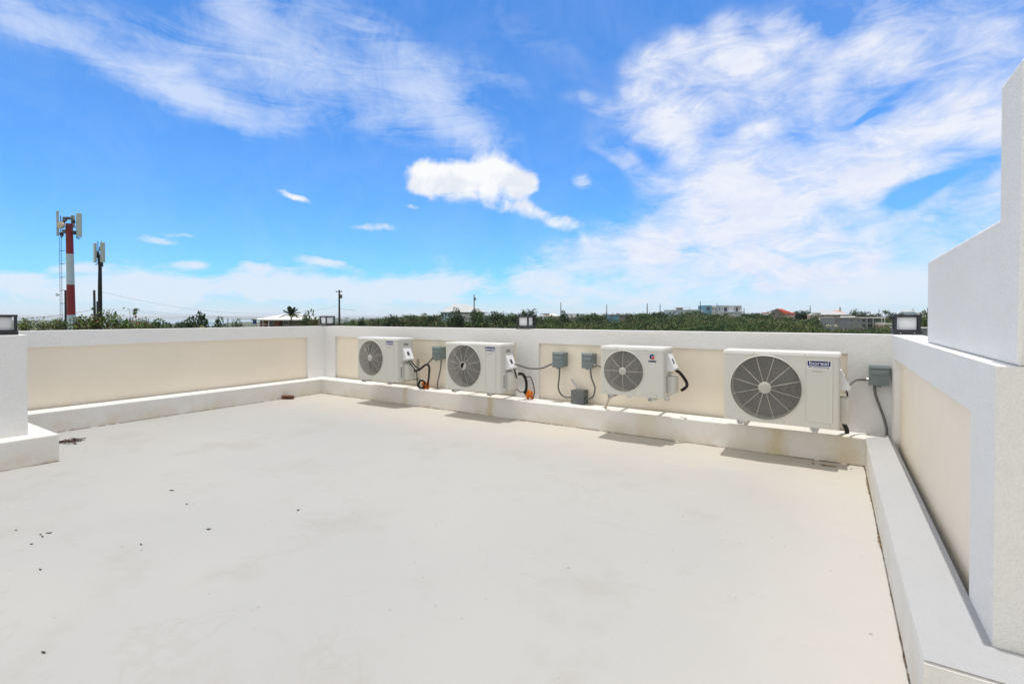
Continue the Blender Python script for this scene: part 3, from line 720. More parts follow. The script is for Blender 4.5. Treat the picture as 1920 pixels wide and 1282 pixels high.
for i, (u, v, ln, lab, w) in enumerate(LV): leaf(u, v, ln * .68, R(33 + 20 * math.sin(i * 2.3)), lab, w)
bx_, by_, _ = onZ(1552, 873, 0); rr = random.Random(9); mb = MB()
for i in range(26):
    px, py = bx_ + rr.gauss(0, .05), by_ + rr.gauss(0, .010); s_ = rr.uniform(.005, .014)
    mb.ball((px, py, .003), s_ * 1.6, s_, s_ * .5, 6, 4, .25)
tag(obj('dirt_patch', mb, 'joint', origin=(bx_, by_, 0)), 'dark crumbs of dirt at the kerb foot under the largest air conditioner', 'dirt')
# ------------------------------------------------------------------ terrain
def grid_mesh(name, xs, ys, zf, m):
    X_, Y_ = np.meshgrid(xs, ys); Z_ = zf(X_, Y_); nx, ny = len(xs), len(ys)
    v = np.stack([X_.ravel(), Y_.ravel(), Z_.ravel()], 1)
    i = np.arange((ny - 1) * nx).reshape(ny - 1, nx)[:, :-1].ravel()
    f = np.stack([i, i + 1, i + nx + 1, i + nx], 1)
    return mesh_np(name, v, f, m)
def mesh_np(name, v, f, m, smooth=True):
    me = bpy.data.meshes.new(name); v = np.asarray(v, np.float32); f = np.asarray(f, np.int32); k = f.shape[1]
    me.vertices.add(len(v)); me.vertices.foreach_set('co', v.ravel())
    me.loops.add(f.size); me.loops.foreach_set('vertex_index', f.ravel())
    me.polygons.add(len(f)); me.polygons.foreach_set('loop_start', np.arange(0, f.size, k, dtype=np.int32))
    me.update(calc_edges=True); me.validate()
    me.polygons.foreach_set('use_smooth', [smooth] * len(me.polygons)); me.materials.append(M[m])
    o = bpy.data.objects.new(name, me); col.objects.link(o); return o
def spaced(lo, hi, mid, n): 
    t = np.linspace(-1, 1, n); s = np.sign(t) * np.abs(t) ** 2.2
    return np.where(s < 0, mid + (mid - lo) * s, mid + (hi - mid) * s)
gx = np.unique(np.concatenate([spaced(-6000, 5000, -60, 120), np.linspace(-420, 320, 150)])); gy = np.unique(np.concatenate([spaced(-1200, 5200, 120, 90), np.linspace(-40, 480, 110)]))
def gfull(X_, Y_):
    z = ground_z(X_, Y_); r = np.hypot(X_, Y_)
    return np.where(r > 2600, z - 8 * sstep(2600, 3400, r), z)
grd = grid_mesh('ground', gx, gy, gfull, 'ground'); grd['kind'] = 'structure'; grd['label'] = 'scrubby green land falling away from the house'
se = MB().add([(-60000, -60000, -26), (60000, -60000, -26), (60000, 60000, -26), (-60000, 60000, -26)], [(0, 1, 2, 3)])
o = obj('sea', se, 'sea', kind='structure'); o['label'] = 'pale sea at the horizon'
# far low hills: irregular ridge bodies across the water
def ridge(pts, d, depth, seed, label):
    rr = np.random.default_rng(seed); us = np.linspace(pts[0][0], pts[-1][0], 90); top = np.interp(us, [p[0] for p in pts], [p[1] for p in pts])
    top = top - .9 * np.abs(np.cumsum(rr.normal(0, .25, len(us)))) % 1.2
    prof = [(-.5, 0), (-.3, .45), (-.12, .86), (0, 1), (.2, .8), (.5, 0)]; v = []
    for u, t in zip(us, top):
        zt = EYE - (t - HOR) / F * d
        for q, h in prof:
            p = far(u, d + q * depth); v.append((p[0], p[1], -27 + (zt + 27) * h))
    n = len(prof); f = [(i * n + k, i * n + k + 1, (i + 1) * n + k + 1, (i + 1) * n + k) for i in range(len(us) - 1) for k in range(n - 1)]
    o = mesh_np('far_hills', v, f, 'hill'); o['kind'] = 'structure'; o['label'] = label
ridge([(225, 605), (240, 600.5), (262, 600), (276, 603), (300, 605.5), (420, 605), (470, 604.5), (560, 603)], 2600, 500, 1, 'low bluish far headland at the left')
ridge([(520, 603), (590, 597.5), (618, 594.5), (630, 597), (645, 596.5), (652, 595.5), (662, 598), (690, 597), (712, 596.5), (740, 596), (790, 597), (900, 598)], 3000, 700, 2, 'far hillside dotted with white houses')
ridge([(-60, 601), (30, 601), (60, 600), (90, 600.5), (120, 602), (170, 601), (230, 603)], 1700, 300, 3, 'low far shore behind the red and white mast')
for u0, u1, d0, d1 in ((376, 400, 1350, 1700), (300, 420, 1800, 2100), (660, 780, 1500, 2300), (590, 660, 950, 1200)):
    a, b, c, d = far(u0, d0), far(u1, d0), far(u1 + 6, d1), far(u0 - 6, d1); zz = max(gz(p[0], p[1]) for p in (a, b, c, d)) + .8
    o = obj('lagoon', MB().add([(p[0], p[1], zz) for p in (a, b, c, d)], [(0, 1, 2, 3)]), 'water', kind='structure'); o['label'] = 'pale strip of lagoon water'

# ------------------------------------------------------------------ leaves
def leaves(cen, nrm_size, sd, aspect=.55):
    """many small folded leaf faces; cen (n,3), sizes (n,) -> verts, quads"""
    r = np.random.default_rng(sd); n = len(cen)
    a = r.normal(size=(n, 3)); a /= np.linalg.norm(a, axis=1)[:, None]
    b = np.cross(a, r.normal(size=(n, 3))); b /= np.linalg.norm(b, axis=1)[:, None]
    s = np.asarray(nrm_size)[:, None]
    v = np.stack([cen - a * s * .5, cen + b * s * aspect * .5, cen + a * s * .5, cen - b * s * aspect * .5], 1).reshape(-1, 3)
    f = np.arange(4 * n).reshape(n, 4); return v, f
def crown_points(n, sd, clumps=14, flat=.8, core=.25):
    r = np.random.default_rng(sd); d = r.normal(size=(clumps, 3)); d[:, 2] = np.abs(d[:, 2]) * .9 - .15
    d /= np.linalg.norm(d, axis=1)[:, None]; c = d * r.uniform(.45, .82, (clumps, 1)); k = r.integers(0, clumps, n)
    rad = r.uniform(.22, .40, clumps)[k]; q = r.normal(size=(n, 3)); q /= np.linalg.norm(q, axis=1)[:, None]
    p = c[k] + q * (rad * r.uniform(core, 1, n) ** .5)[:, None]; p[:, :2] /= np.percentile(np.abs(p[:, :2]), 97); lo, hi = np.percentile(p[:, 2], [2, 98.5]); p[:, 2] = (p[:, 2] - lo) / (hi - lo) * 2 - 1
    return p
def crown_mesh(name, n, sd, size, m, clumps=14, flat=.8):
    """unit crown centred on the origin: leaf faces in uneven clumps"""
    p = crown_points(n, sd, clumps, flat); r = np.random.default_rng(sd + 1)
    v, f = leaves(p, r.uniform(.6, 1.3, n) * size, sd + 2)
    me = bpy.data.meshes.new(name); me.from_pydata(v.tolist(), [], f.tolist()); me.materials.append(M[m]); return me
def limbs_mb(h, r0, spread, sd, n=5):
    rr = random.Random(sd); mb = MB(); mb.tube([(0, 0, -.3), (rr.uniform(-.1, .1), rr.uniform(-.1, .1), h * .35), (rr.uniform(-.2, .2), rr.uniform(-.2, .2), h * .62)], [r0, r0 * .8, r0 * .55], 7)
    for i in range(n):
        a = i * 6.28 / n + rr.uniform(-.4, .4); mb.tube([(0, 0, h * rr.uniform(.25, .5)), (spread * .35 * math.cos(a), spread * .35 * math.sin(a), h * .65), (spread * .7 * math.cos(a), spread * .7 * math.sin(a), h * rr.uniform(.75, .95))], [r0 * .5, r0 * .35, r0 * .12], 6)
    return mb
CROWNS = {}
def crown(m, k, dense):
    key = (m, k, dense)
    if key not in CROWNS: CROWNS[key] = crown_mesh('crown', {0: 420, 1: 1700, 2: 3400}[dense], 40 + k * 7 + dense, {0: .26, 1: .215, 2: .165}[dense], m, 18 + 3 * k, .72 + .1 * (k % 3))
    return CROWNS[key]
def tree(u, d, vtop, wpx, label, m='leaf_dark', k=0, dense=1, hpx=None, name='tree', cat='tree', group='trees and bushes beyond the terrace walls', lean=1.0):
    """tree whose crown top reaches the sight line vtop and is wpx wide at distance d; hpx = crown height"""
    x, y, zt = far(u, d, vtop); g0 = gz(x, y); px = d / F; rx = wpx * px / 2; rz = (hpx or wpx * .8) * px / 2
    full = zt - g0
    rz = min(.5 * full, max(rz * 1.5, min(.46 * full, rz * 3)))
    t = thing(name, label, cat, (x, y, g0), group, rz=R(YAW) + .001)
    c = bpy.data.objects.new('crown', crown(m, k, dense)); col.objects.link(c); c.parent = t
    c.location = (0, 0, zt - g0 - rz); c.scale = (rx, rx * .95, rz); c.rotation_euler = (0, 0, k * 1.7 + u * .01)
    obj('trunk', limbs_mb(max(.8, (zt - g0 - rz) * 1.05), max(.06, .035 * (zt - g0)), rx, int(u)), 'bark', t)
    return t
TR = [  # u, dist, top px, width px, crown height px, leaf, shape, detail, label
 (363, 62, 594, 52, 26, 'leaf_dark', 0, 2, 'broad dark green bush left of the low round bush and the white roofed house'),
 (413, 66, 600, 32, 20, 'leaf_dark', 2, 1, 'low rounded dark bush between the broad bush and the white railing'),
 (441, 70, 603, 26, 14, 'leaf_mid', 1, 1, 'small mid green bush at the left end of the white railing'),
 (583, 74, 594, 52, 30, 'leaf_mid', 3, 2, 'leafy green bush between the palm and the far corner lantern'),
 (300, 58, 604, 46, 20, 'leaf_mid', 2, 2, 'low green hedge bush right of the tall leafy shoots'),
 (258, 56, 604, 52, 20, 'leaf_olive', 1, 2, 'olive hedge bush under the small blue headland'),
 (338, 64, 606, 30, 14, 'leaf_olive', 3, 1, 'low olive bush left of the broad dark bush'),
 (679, 105, 598, 15, 13, 'leaf_dark', 0, 1, 'small round dark bush standing alone right of the utility pole'),
 (660, 100, 604, 24, 12, 'leaf_mid', 2, 1, 'low green bush left of the small round dark bush'),
 (705, 110, 603, 34, 14, 'leaf_olive', 1, 1, 'low olive bush just right of the small round dark bush'),
 (738, 135, 593.5, 36, 20, 'leaf_dark', 1, 1, 'leftmost dark tree of the row behind the two left air conditioners'),
 (770, 140, 592.5, 34, 20, 'leaf_olive', 2, 1, 'brownish olive tree second in the row behind the wall'),
 (793, 145, 589.5, 26, 20, 'leaf_yellow', 3, 1, 'pale yellow green feathery tree left of the pale hip roofed house'),
 (816, 140, 592, 34, 22, 'leaf_dark', 0, 1, 'dark low tree under the left eave of the pale hip roofed house'),
 (853, 128, 582.5, 34, 26, 'leaf_dark', 3, 2, 'dense dark tree right in front of the pale hip roofed house'),
 (893, 128, 583, 30, 30, 'leaf_mid', 2, 2, 'tree beside the utility pole at the right corner of the pale house'),
 (930, 132, 587, 52, 28, 'leaf_dark', 1, 2, 'wide dark tree mass between the pale house and the middle lantern'),
 (962, 138, 589, 34, 22, 'leaf_mid', 0, 1, 'green tree just left of the middle lantern'),
 (990, 126, 583, 36, 26, 'leaf_dark', 2, 2, 'dark tree rising right behind the middle lantern'),
 (1058, 150, 584.5, 18, 26, 'leaf_dark', 3, 1, 'slim tall dark tree next to a utility pole, right of the middle lantern'),
 (1030, 165, 593, 36, 18, 'leaf_mid', 1, 1, 'bright green low tree between the middle lantern and the slim tall tree'),
 (1092, 170, 591, 26, 16, 'leaf_dark', 0, 1, 'dark tree in front of the low white flat roofed house'),
 (1113, 175, 590, 26, 16, 'leaf_dark', 2, 1, 'dark tree between the white house and the blue house'),
 (1183, 190, 590.5, 24, 14, 'leaf_dark', 1, 1, 'dark low tree at the right end of the blue house'),
 (1206, 200, 589, 34, 16, 'leaf_mid', 3, 1, 'green tree below the pair of utility poles'),
 (1238, 215, 585.5, 30, 16, 'leaf_dark', 0, 1, 'dark tree left of the pale blue villa wing'),
 (1300, 240, 583.5, 56, 18, 'leaf_mid', 2, 1, 'rounded green tree on the crest in front of the villa'),
 (1345, 238, 590, 30, 14, 'leaf_dark', 1, 1, 'dark bush under the white villa windows'),
 (1415, 250, 588, 40, 16, 'leaf_dark', 3, 1, 'dark tree mass between the villa and the red roofed house'),
 (1435, 225, 591, 30, 18, 'leaf_mid', 0, 1, 'green tree at the left side of the red roofed house'),
 (1504, 240, 584, 38, 26, 'leaf_dark', 2, 2, 'tall rounded dark tree just right of the red roofed house'),
 (1526, 215, 592, 30, 22, 'leaf_mid', 1, 1, 'green tree hiding the left foot of the beige house'),
 (1478, 205, 596, 44, 20, 'leaf_dark', 3, 1, 'dark tree below the beige gable of the red roofed house'),
 (1510, 190, 600, 50, 22, 'leaf_mid', 0, 1, 'broad green tree in front of the small pavilion'),
 (1601, 300, 582.5, 26, 18, 'leaf_dark', 1, 1, 'dark tree behind the right end of the beige house'),
 (1622, 310, 586, 34, 16, 'leaf_dark', 2, 1, 'dark tree behind the grey building roof'),
 (1642, 290, 590, 26, 18, 'leaf_mid', 3, 1, 'green tree behind the grey building balconies'),
 (1678, 300, 587, 30, 16, 'leaf_dark', 0, 1, 'dark tree behind the right corner lantern, left of the dome'),
 (1730, 140, 588, 34, 30, 'leaf_mid', 2, 1, 'leafy green tree between the corner lantern and the tall block'),
 (1664, 180, 611, 20, 12, 'leaf_mid', 1, 1, 'low green bush at the foot of the small beige outbuilding'),
]
for u, d, vt, w, h, m, k, dn, lab in TR:
    tree(u, d, vt, w, lab, m, k, dn, h, name='bush' if 'bush' in lab else 'tree', cat='bush' if 'bush' in lab else 'tree')
def palm(u, d, vtop, wpx, label, m='leaf_palm', nf=15, trunk=True, name='palm_tree', up=.9, sd=3, cat='palm'):
    x, y, zt = far(u, d, vtop); g0 = gz(x, y); L_ = wpx * d / F / 2 * 1.25; rr = random.Random(sd); H_ = zt - g0 - L_ * (.62 if trunk else .95)
    t = thing(name, label, cat, (x, y, g0), rz=R(YAW) + .001); H_ = max(.3, H_)
    if trunk: obj('trunk', MB().tube([(0, 0, -.3), (.1, 0, H_ * .5), (.05, .05, H_)], [.16, .12, .10], 8), 'bark', t)
    mb = MB()
    for i in range(nf):
        a = i * 2.399 + rr.uniform(-.2, .2); e = rr.uniform(.15, 1.25) * up; pts = []
        for q in range(7):
            s_ = q / 6; rad = L_ * s_ * math.cos(e) * 1.05; hh = L_ * (math.sin(e) * s_ - .55 * s_ * s_ * math.cos(e))
            pts.append(Vector((.05 + rad * math.cos(a), .05 + rad * math.sin(a), H_ + hh)))
        mb.tube(pts, [.03 * (1 - .8 * q / 6) for q in range(7)], 4)
        side = Vector((-math.sin(a), math.cos(a), 0))
        for q in range(1, 26):
            s_ = q / 26; f_ = s_ * 6; i0 = min(5, int(f_)); p = pts[i0].lerp(pts[i0 + 1], f_ - i0); dr = (pts[i0 + 1] - pts[i0]).normalized()
            ll = L_ * .30 * (math.sin(math.pi * min(1, s_ * .9 + .12)) ** .6)
            for sg in (-1, 1):
                tip = p + (side * sg * .8 + dr * .55 + Vector((0, 0, -.35))) * ll; wv = dr * L_ * .03
                mb.add([p - wv, p + wv, tip], [(0, 1, 2)])
    obj('fronds', mb, m, t); return t
palm(545, 72, 577, 36, 'dark palm standing in front of the white roofed house', sd=5, up=1.05)
palm(1661, 260, 581, 16, 'far palm on the skyline left of the dome', sd=8, nf=14)
palm(1648, 275, 586, 12, 'smaller far palm left of the taller skyline palm', sd=9, nf=12)
palm(381, 58, 600, 46, 'pale green fan of palm leaves low in front of the broad dark bush', m='leaf_yellow', trunk=False, nf=20, name='fan_palm', up=.9, sd=12)

# shrubs near the house at the left: single leaves and stems can be seen
def shrub(u, d, vtop, wpx, hpx, label, sd, nst=9, nl=90, m='leaf_near', ls=.16, group='leafy shrubs outside the left wall'):
    x, y, zt = far(u, d, vtop); g0 = gz(x, y); rr = random.Random(sd); px = d / F; H_ = zt - g0; w = wpx * px / 2; hh = hpx * px
    t = thing('shrub', label, 'shrub', (x, y, g0), group, rz=R(YAW) + .001)
    st = MB(); cen = []; base = max(.2, H_ - hh * 1.6)
    for i in range(nst):
        a = rr.uniform(-1, 1); tip = Vector((a * w, rr.uniform(-1, 1) * w * .6, H_ - rr.random() ** 1.4 * hh * .8)); b = Vector((a * w * .35, rr.uniform(-.3, .3), base))
        if i == 0: tip = Vector((rr.uniform(-.3, .3) * w, 0, H_))
        mid = b.lerp(tip, .5) + Vector((rr.uniform(-.12, .12), rr.uniform(-.1, .1), .1))
        pts = smooth_path([b, mid, tip], 6); st.tube(pts, [.018 - .0011 * q for q in range(len(pts))], 5)
        for q in range(nl // nst + 1):
            s_ = rr.random() ** .7; p = pts[min(len(pts) - 1, int(s_ * len(pts)))]
            cen.append(p + Vector((rr.gauss(0, .13), rr.gauss(0, .13), rr.gauss(0, .10))))
    st.tube([(0, 0, -.3), (0, .05, base)], [.07, .05], 7)
    for i in range(6): st.tube([(0, .05, base * .8), (rr.uniform(-.4, .4) * w, rr.uniform(-.3, .3), base + .05)], [.03, .018], 5)
    obj('stems', st, 'bark', t)
    c = np.array([p[:] for p in cen]); v, f = leaves(c, np.random.default_rng(sd).uniform(.7, 1.3, len(c)) * ls, sd, .5)
    mb = MB(); mb.add(v.tolist(), f.tolist()); obj('foliage', mb, m, t); return t
shrub(46, 26, 600, 30, 16, 'dense low shrub with dark leaves right beside the left lantern', 1, 14, 260, 'leaf_near', 0.14)
shrub(84, 27, 604, 44, 12, 'low yellowish shrub between the left lantern and the red mast', 2, 14, 235, 'leaf_yellow', 0.14)
shrub(112, 26, 600, 40, 14, 'reddish tinged shrub at the left foot of the red and white mast', 3, 14, 235, 'leaf_near', 0.14)
shrub(155, 25, 597, 34, 18, 'bright green shrub just right of the red and white mast', 4, 12, 186, 'leaf_yellow', 0.17)
shrub(178, 24, 590, 50, 26, 'leafy shrub with dark round leaves at the foot of the black mast', 5, 16, 260, 'leaf_near', 0.18)
shrub(205, 24, 583, 40, 34, 'tallest bushy shrub with scattered dark leaves right of the black mast', 6, 16, 223, 'leaf_near', 0.18)
shrub(221, 24, 590, 26, 24, 'sparse shrub with drooping leaves between the bushy shrub and single shoot', 7, 8, 55, 'leaf_near', 0.18)
shrub(245, 24, 580, 22, 36, 'single tall thin shoot with flat dark leaves against the sky', 8, 4, 43, 'leaf_near', 0.21)
shrub(232, 25, 602, 44, 14, 'low brownish shrub at the base of the tall thin shoot', 9, 14, 186, 'leaf_near', 0.14)
shrub(140, 26, 606, 40, 10, 'low shrub covering the white foot of the red and white mast', 10, 12, 161, 'leaf_mid', 0.14)
shrub(275, 30, 606, 40, 10, 'low dark shrub beyond the wall right of the tall shoot', 11, 12, 186, 'leaf_near', 0.14)

# ------------------------------------------------------------------ scrub that covers the slopes
def scrub():
    P = []; 
    r = np.random.default_rng(5); n = 15000
    d = np.sqrt(r.uniform(58 ** 2, 380 ** 2, n)); u = r.uniform(560, 1790, n)
    keep = r.random(n) < sstep(620, 720, u) + .15
    d, u = d[keep], u[keep]; n = len(d)
    l = (u - 960) / F * d; x = l * CA - d * SA; y = l * SA + d * CA; z = ground_z(x, y)
    # keep clear of the buildings' footprints
    ok = np.ones(n, bool)
    for (u0, u1, d0, d1) in CLEAR: ok &= ~((u > u0) & (u < u1) & (d > d0) & (d < d1))
    x, y, z, d = x[ok], y[ok], z[ok], d[ok]; n = len(x)
    sx = np.sin(x * .06 + 2) * np.sin(y * .05) + .6 * np.sin(x * .021 - y * .027)
    rad = r.gamma(3.8, .43, n).clip(.7, 3.0) * (1 + .2 * sx); ht = rad * r.uniform(.55, 1.15, n)
    spec = np.clip(.48 + .16 * sx + r.normal(0, .36, n), 0, 1)
    m = 72; tot = n * m
    b = np.repeat(np.arange(n), m); q = r.normal(size=(tot, 3)); q /= np.linalg.norm(q, axis=1)[:, None]; q[:, 2] = np.abs(q[:, 2])
    lump = 1 + .22 * np.sin(q[:, 0] * 5 + b * 1.7) * np.cos(q[:, 1] * 4 + b)
    rr_ = np.minimum(r.uniform(.6, 1, tot) ** .5 * lump, 1.08)
    c = np.stack([x[b] + q[:, 0] * rad[b] * rr_, y[b] + q[:, 1] * rad[b] * rr_, z[b] + .25 + q[:, 2] * ht[b] * rr_ * 1.15], 1)
    v, f = leaves(c, r.uniform(.26, .55, tot) * (.55 + d[b] / 330), 77, .7)
    o = mesh_np('scrub', v, f, 'scrub', False)
    at = o.data.attributes.new('species', 'FLOAT', 'FACE'); at.data.foreach_set('value', np.clip(spec[b] + r.normal(0, .03, tot), 0, 1).astype(np.float32))
    o['kind'] = 'stuff'; o['label'] = 'dense low green and olive scrub covering the slope behind the back wall'; o['category'] = 'scrub'
CLEAR = []

# ------------------------------------------------------------------ buildings (local axes: x along the picture, y away, z up)
class House:
    def __init__(s, name, label, cat, u0, d, rot=0, clear=None, group=None):
        s.u0, s.d = u0, d; x, y, _ = far(u0, d); s.g = gz(x, y); s.k = d / F
        s.r = thing(name, label, cat, (x, y, s.g), group, rz=R(YAW) + rot + 1e-4)
        if clear: CLEAR.append(clear)
    def X(s, u): return (u - s.u0) * s.k
    def Z(s, v): return EYE - (v - HOR) * s.k - s.g
    def box(s, mb, u0, u1, v0, v1, y0, y1): return mb.box(s.X(u0), s.X(u1), y0, y1, -.6 if v1 is None else s.Z(v1), s.Z(v0))
    def part(s, name, m, *boxes, **k):
        mb = MB(); [s.box(mb, *b) for b in boxes]; return obj(name, mb, m, s.r, **k)
    def windows(s, lst, y, frame='house_white', name='window', inset=.06, glass='glass'):
        for (u0, u1, v0, v1) in lst:
            mb = MB(); X0, X1, Z1, Z0 = s.X(u0), s.X(u1), s.Z(v0), s.Z(v1); t = .07
            mb.box(X0, X0 + t, y - .05, y + .02, Z0, Z1); mb.box(X1 - t, X1, y - .05, y + .02, Z0, Z1); mb.box(X0 + t, X1 - t, y - .05, y + .02, Z1 - t, Z1); mb.box(X0 + t, X1 - t, y - .07, y + .02, Z0, Z0 + t)
            w = obj(name, mb, frame, s.r); sub('pane', MB().box(X0 + t, X1 - t, y - .03, y + .01, Z0 + t, Z1 - t), glass, w, s.r)
    def hip(s, m, u0, u1, v_eave, r0, r1, v_ridge, y0, y1, name='roof', thick=.18, ridge_y=None):
        a0, a1, b0, b1 = s.X(u0), s.X(u1), s.X(r0), s.X(r1); ze, zr = s.Z(v_eave), s.Z(v_ridge); ym = (y0 + y1) / 2 if ridge_y is None else ridge_y
        v = [(a0, y0, ze), (a1, y0, ze), (a1, y1, ze), (a0, y1, ze), (b0, ym, zr), (b1, ym, zr)] + [(a0, y0, ze - thick), (a1, y0, ze - thick), (a1, y1, ze - thick), (a0, y1, ze - thick)]
        mb = MB().add(v, [(0, 1, 5, 4), (1, 2, 5), (2, 3, 4, 5), (3, 0, 4), (6, 7, 1, 0), (7, 8, 2, 1), (8, 9, 3, 2), (9, 6, 0, 3), (9, 8, 7, 6)])
        return obj(name, mb, m, s.r)
# white roofed house with brick columns, left
h = House('house', 'white hip roofed bungalow with brick brown walls behind the palm, left part of the view', 'house', 520, 85)
h.part('wall', 'brickwork', (486, 498, 599.2, None, .3, 6), (513, 522, 598.2, None, .3, 6), (566, 572, 599.2, None, .6, 6))
h.part('wall', 'house_taupe', (498, 513, 599.2, None, 1.0, 6.2), (522, 566, 599.2, None, 1.2, 6.2))
h.hip('roof_white', 476, 571, 598.8, 524, 540, 587.6, -.9, 9)
h.part('porch_roof', 'house_aqua', (455, 486, 597.6, 598.6, -1.5, 1.5))
h.part('porch_post', 'house_white', (456.5, 457.7, 598.6, None, -1.3, -1.15)); h.part('porch_post', 'house_white', (491.5, 492.8, 598.6, None, -1.3, -1.15)); h.part('porch_post', 'house_white', (472.5, 473.6, 598.6, None, 1.2, 1.35)); h.part('porch_post', 'house_white', (505.8, 507.6, 598.8, None, -.6, -.4))
h.part('awning', 'blue_cloth', (479, 482.6, 599, 608, -.9, -.5))
h.windows([(499, 505, 601, 609), (508, 512, 601, 609), (526, 537, 601, 609), (556, 564, 601, 608)], 1.0)
rl = House('railing', 'thin white railing in front of the white roofed bungalow', 'railing', 470, 70)
rl.part('rail', 'house_white', (437, 500, 607.6, 608.3, 0, .05)); 
for u in (438, 453, 468, 483, 492.5): rl.part('post', 'house_white', (u, u + .7, 608.3 if u != 492.5 else 596, None, 0, .05))
# pale house with big hip roof
h = House('house', 'pale house with a large white hip roof half hidden by dense dark trees', 'house', 865, 150)
h.part('wall', 'house_aqua', (826.5, 848, 585.2, None, 0, 8)); h.part('wall', 'house_white', (848, 906, 585.2, None, .4, 9))
h.hip('roof_grey', 824, 912, 585, 847, 873, 569.2, -.6, 11)
h.windows([(828, 832, 587.5, 594), (834, 838, 587.5, 594), (840, 844, 587.5, 594), (869, 873, 593, 597)], 0)
# low white houses beyond
h = House('house', 'low white house with a thin dark edged gable roof right of the middle lantern', 'house', 1030, 225)
h.part('wall', 'house_white', (1019, 1046, 591.5, None, 0, 7)); h.hip('roof_white', 1016, 1050, 592, 1022, 1040, 588.2, -.5, 8); h.part('overhang', 'house_taupe', (1013, 1031, 587.8, 588.8, .5, 3))
h.windows([(1032, 1035, 593, 596)], 0)
h = House('house', 'long low white flat roofed house behind the slim tall tree', 'house', 1080, 232)
h.part('wall', 'house_white', (1064, 1095, 589.6, None, 0, 7)); h.part('roof', 'roof_grey', (1061, 1097, 588.2, 589.5, -.6, 7.5)); h.part('canopy', 'roof_white', (1066, 1090, 594.3, 595.2, -2, -.01))
h.windows([(1070, 1074, 591, 593.6), (1080, 1085, 591, 593.6)], 0)
h = House('house', 'small flat roofed blue house on the skyline', 'house', 1161, 236, clear=(1138, 1184, 195, 250))
h.part('wall', 'house_blue', (1143, 1161, 590.6, None, 0, 7)); h.part('wall', 'house_taupe', (1161, 1180, 591, None, .3, 7)); h.part('roof', 'roof_grey', (1140.5, 1182, 589.4, 590.5, -.8, 7.5))
h.windows([(1145, 1149, 591.6, 595), (1163, 1167, 592, 595), (1171, 1175, 592, 595)], 0); h.part('water_tank', 'house_taupe', (1158, 1163, 587.4, 589.3, 2, 4))
# villa
h = House('villa', 'large modern white and blue two storey villa on the crest', 'villa', 1355, 285, clear=(1315, 1395, 225, 300))
h.part('wall', 'house_white', (1333.5, 1390, 573, None, 0, 12)); h.part('wall', 'house_blue', (1321, 1333.4, 572.4, None, -.8, 10))
h.part('parapet', 'house_paleblue', (1343, 1352, 572.3, 583.5, -.35, -.01)); h.part('parapet', 'house_white', (1353, 1367, 572.6, 574, -.6, -.02)); h.part('parapet', 'house_white', (1374, 1390, 572.6, 574, -.6, -.02))
h.part('pillar', 'house_white', (1352.3, 1353.6, 574, None, -.6, -.03)); h.part('pillar', 'house_white', (1374, 1375.6, 574, None, -.6, -.03)); h.part('pillar', 'house_white', (1388.6, 1390, 574, None, -.6, -.03))
h.part('balcony', 'house_paleblue', (1353.7, 1373.9, 584.8, 586, -1.6, -.02)); h.part('balcony', 'house_paleblue', (1375.7, 1391, 584.3, 586, -1.8, -.61))
h.windows([(1324, 1329.6, 576, 581.5)], -.8, 'house_blue'); h.windows([(1334.5, 1336, 576, 581.4), (1337.4, 1339.2, 576, 581.6), (1341, 1342.8, 576, 584.4), (1354.6, 1355.8, 576, 582), (1357, 1363.8, 576, 584.2), (1365, 1366.2, 576, 582), (1376.6, 1378, 576, 582), (1379, 1384, 576, 584), (1385.4, 1387, 576, 582)], 0)
h.windows([(1347.2, 1349, 576, 581.6)], -.35); h.windows([(1357, 1364, 588, 593.4)], 0, name='garage_door'); h.part('chimney', 'house_taupe', (1348, 1349, 569.4, 572.9, 3, 3.6))
h = House('house', 'low pale blue villa wing with a rooftop canopy left of the white villa', 'house', 1287, 270, clear=(1250, 1322, 246, 290))
h.part('wall', 'house_paleblue', (1253, 1291, 581.6, None, 0, 8)); h.part('wall', 'house_paleblue', (1291, 1321, 580.2, None, 1.4, 9)); h.part('roof_terrace', 'roof_white', (1252, 1292, 580.8, 581.5, -.4, 8.2)); h.part('porch', 'house_white', (1248, 1257, 584.4, 585.2, -2.4, -.41))
h.part('canopy', 'roof_white', (1266, 1296, 576.2, 576.9, 1, 5)); h.part('canopy_room', 'house_taupe', (1273, 1282, 577, 580.7, 1.5, 4.5)); h.part('canopy_post', 'house_white', (1267, 1267.8, 577, 580.7, 1.2, 1.5)); h.part('canopy_post', 'house_white', (1294, 1294.8, 577, 580.7, 1.2, 1.5))
h.windows([(1255, 1258.4, 585, 588), (1262, 1266, 585, 587.6), (1276, 1280, 584.6, 588), (1284, 1287, 585, 588)], 0); h.windows([(1274, 1276.5, 577.6, 579.8), (1277.5, 1281, 577.6, 579.8)], 1.5, 'house_taupe')
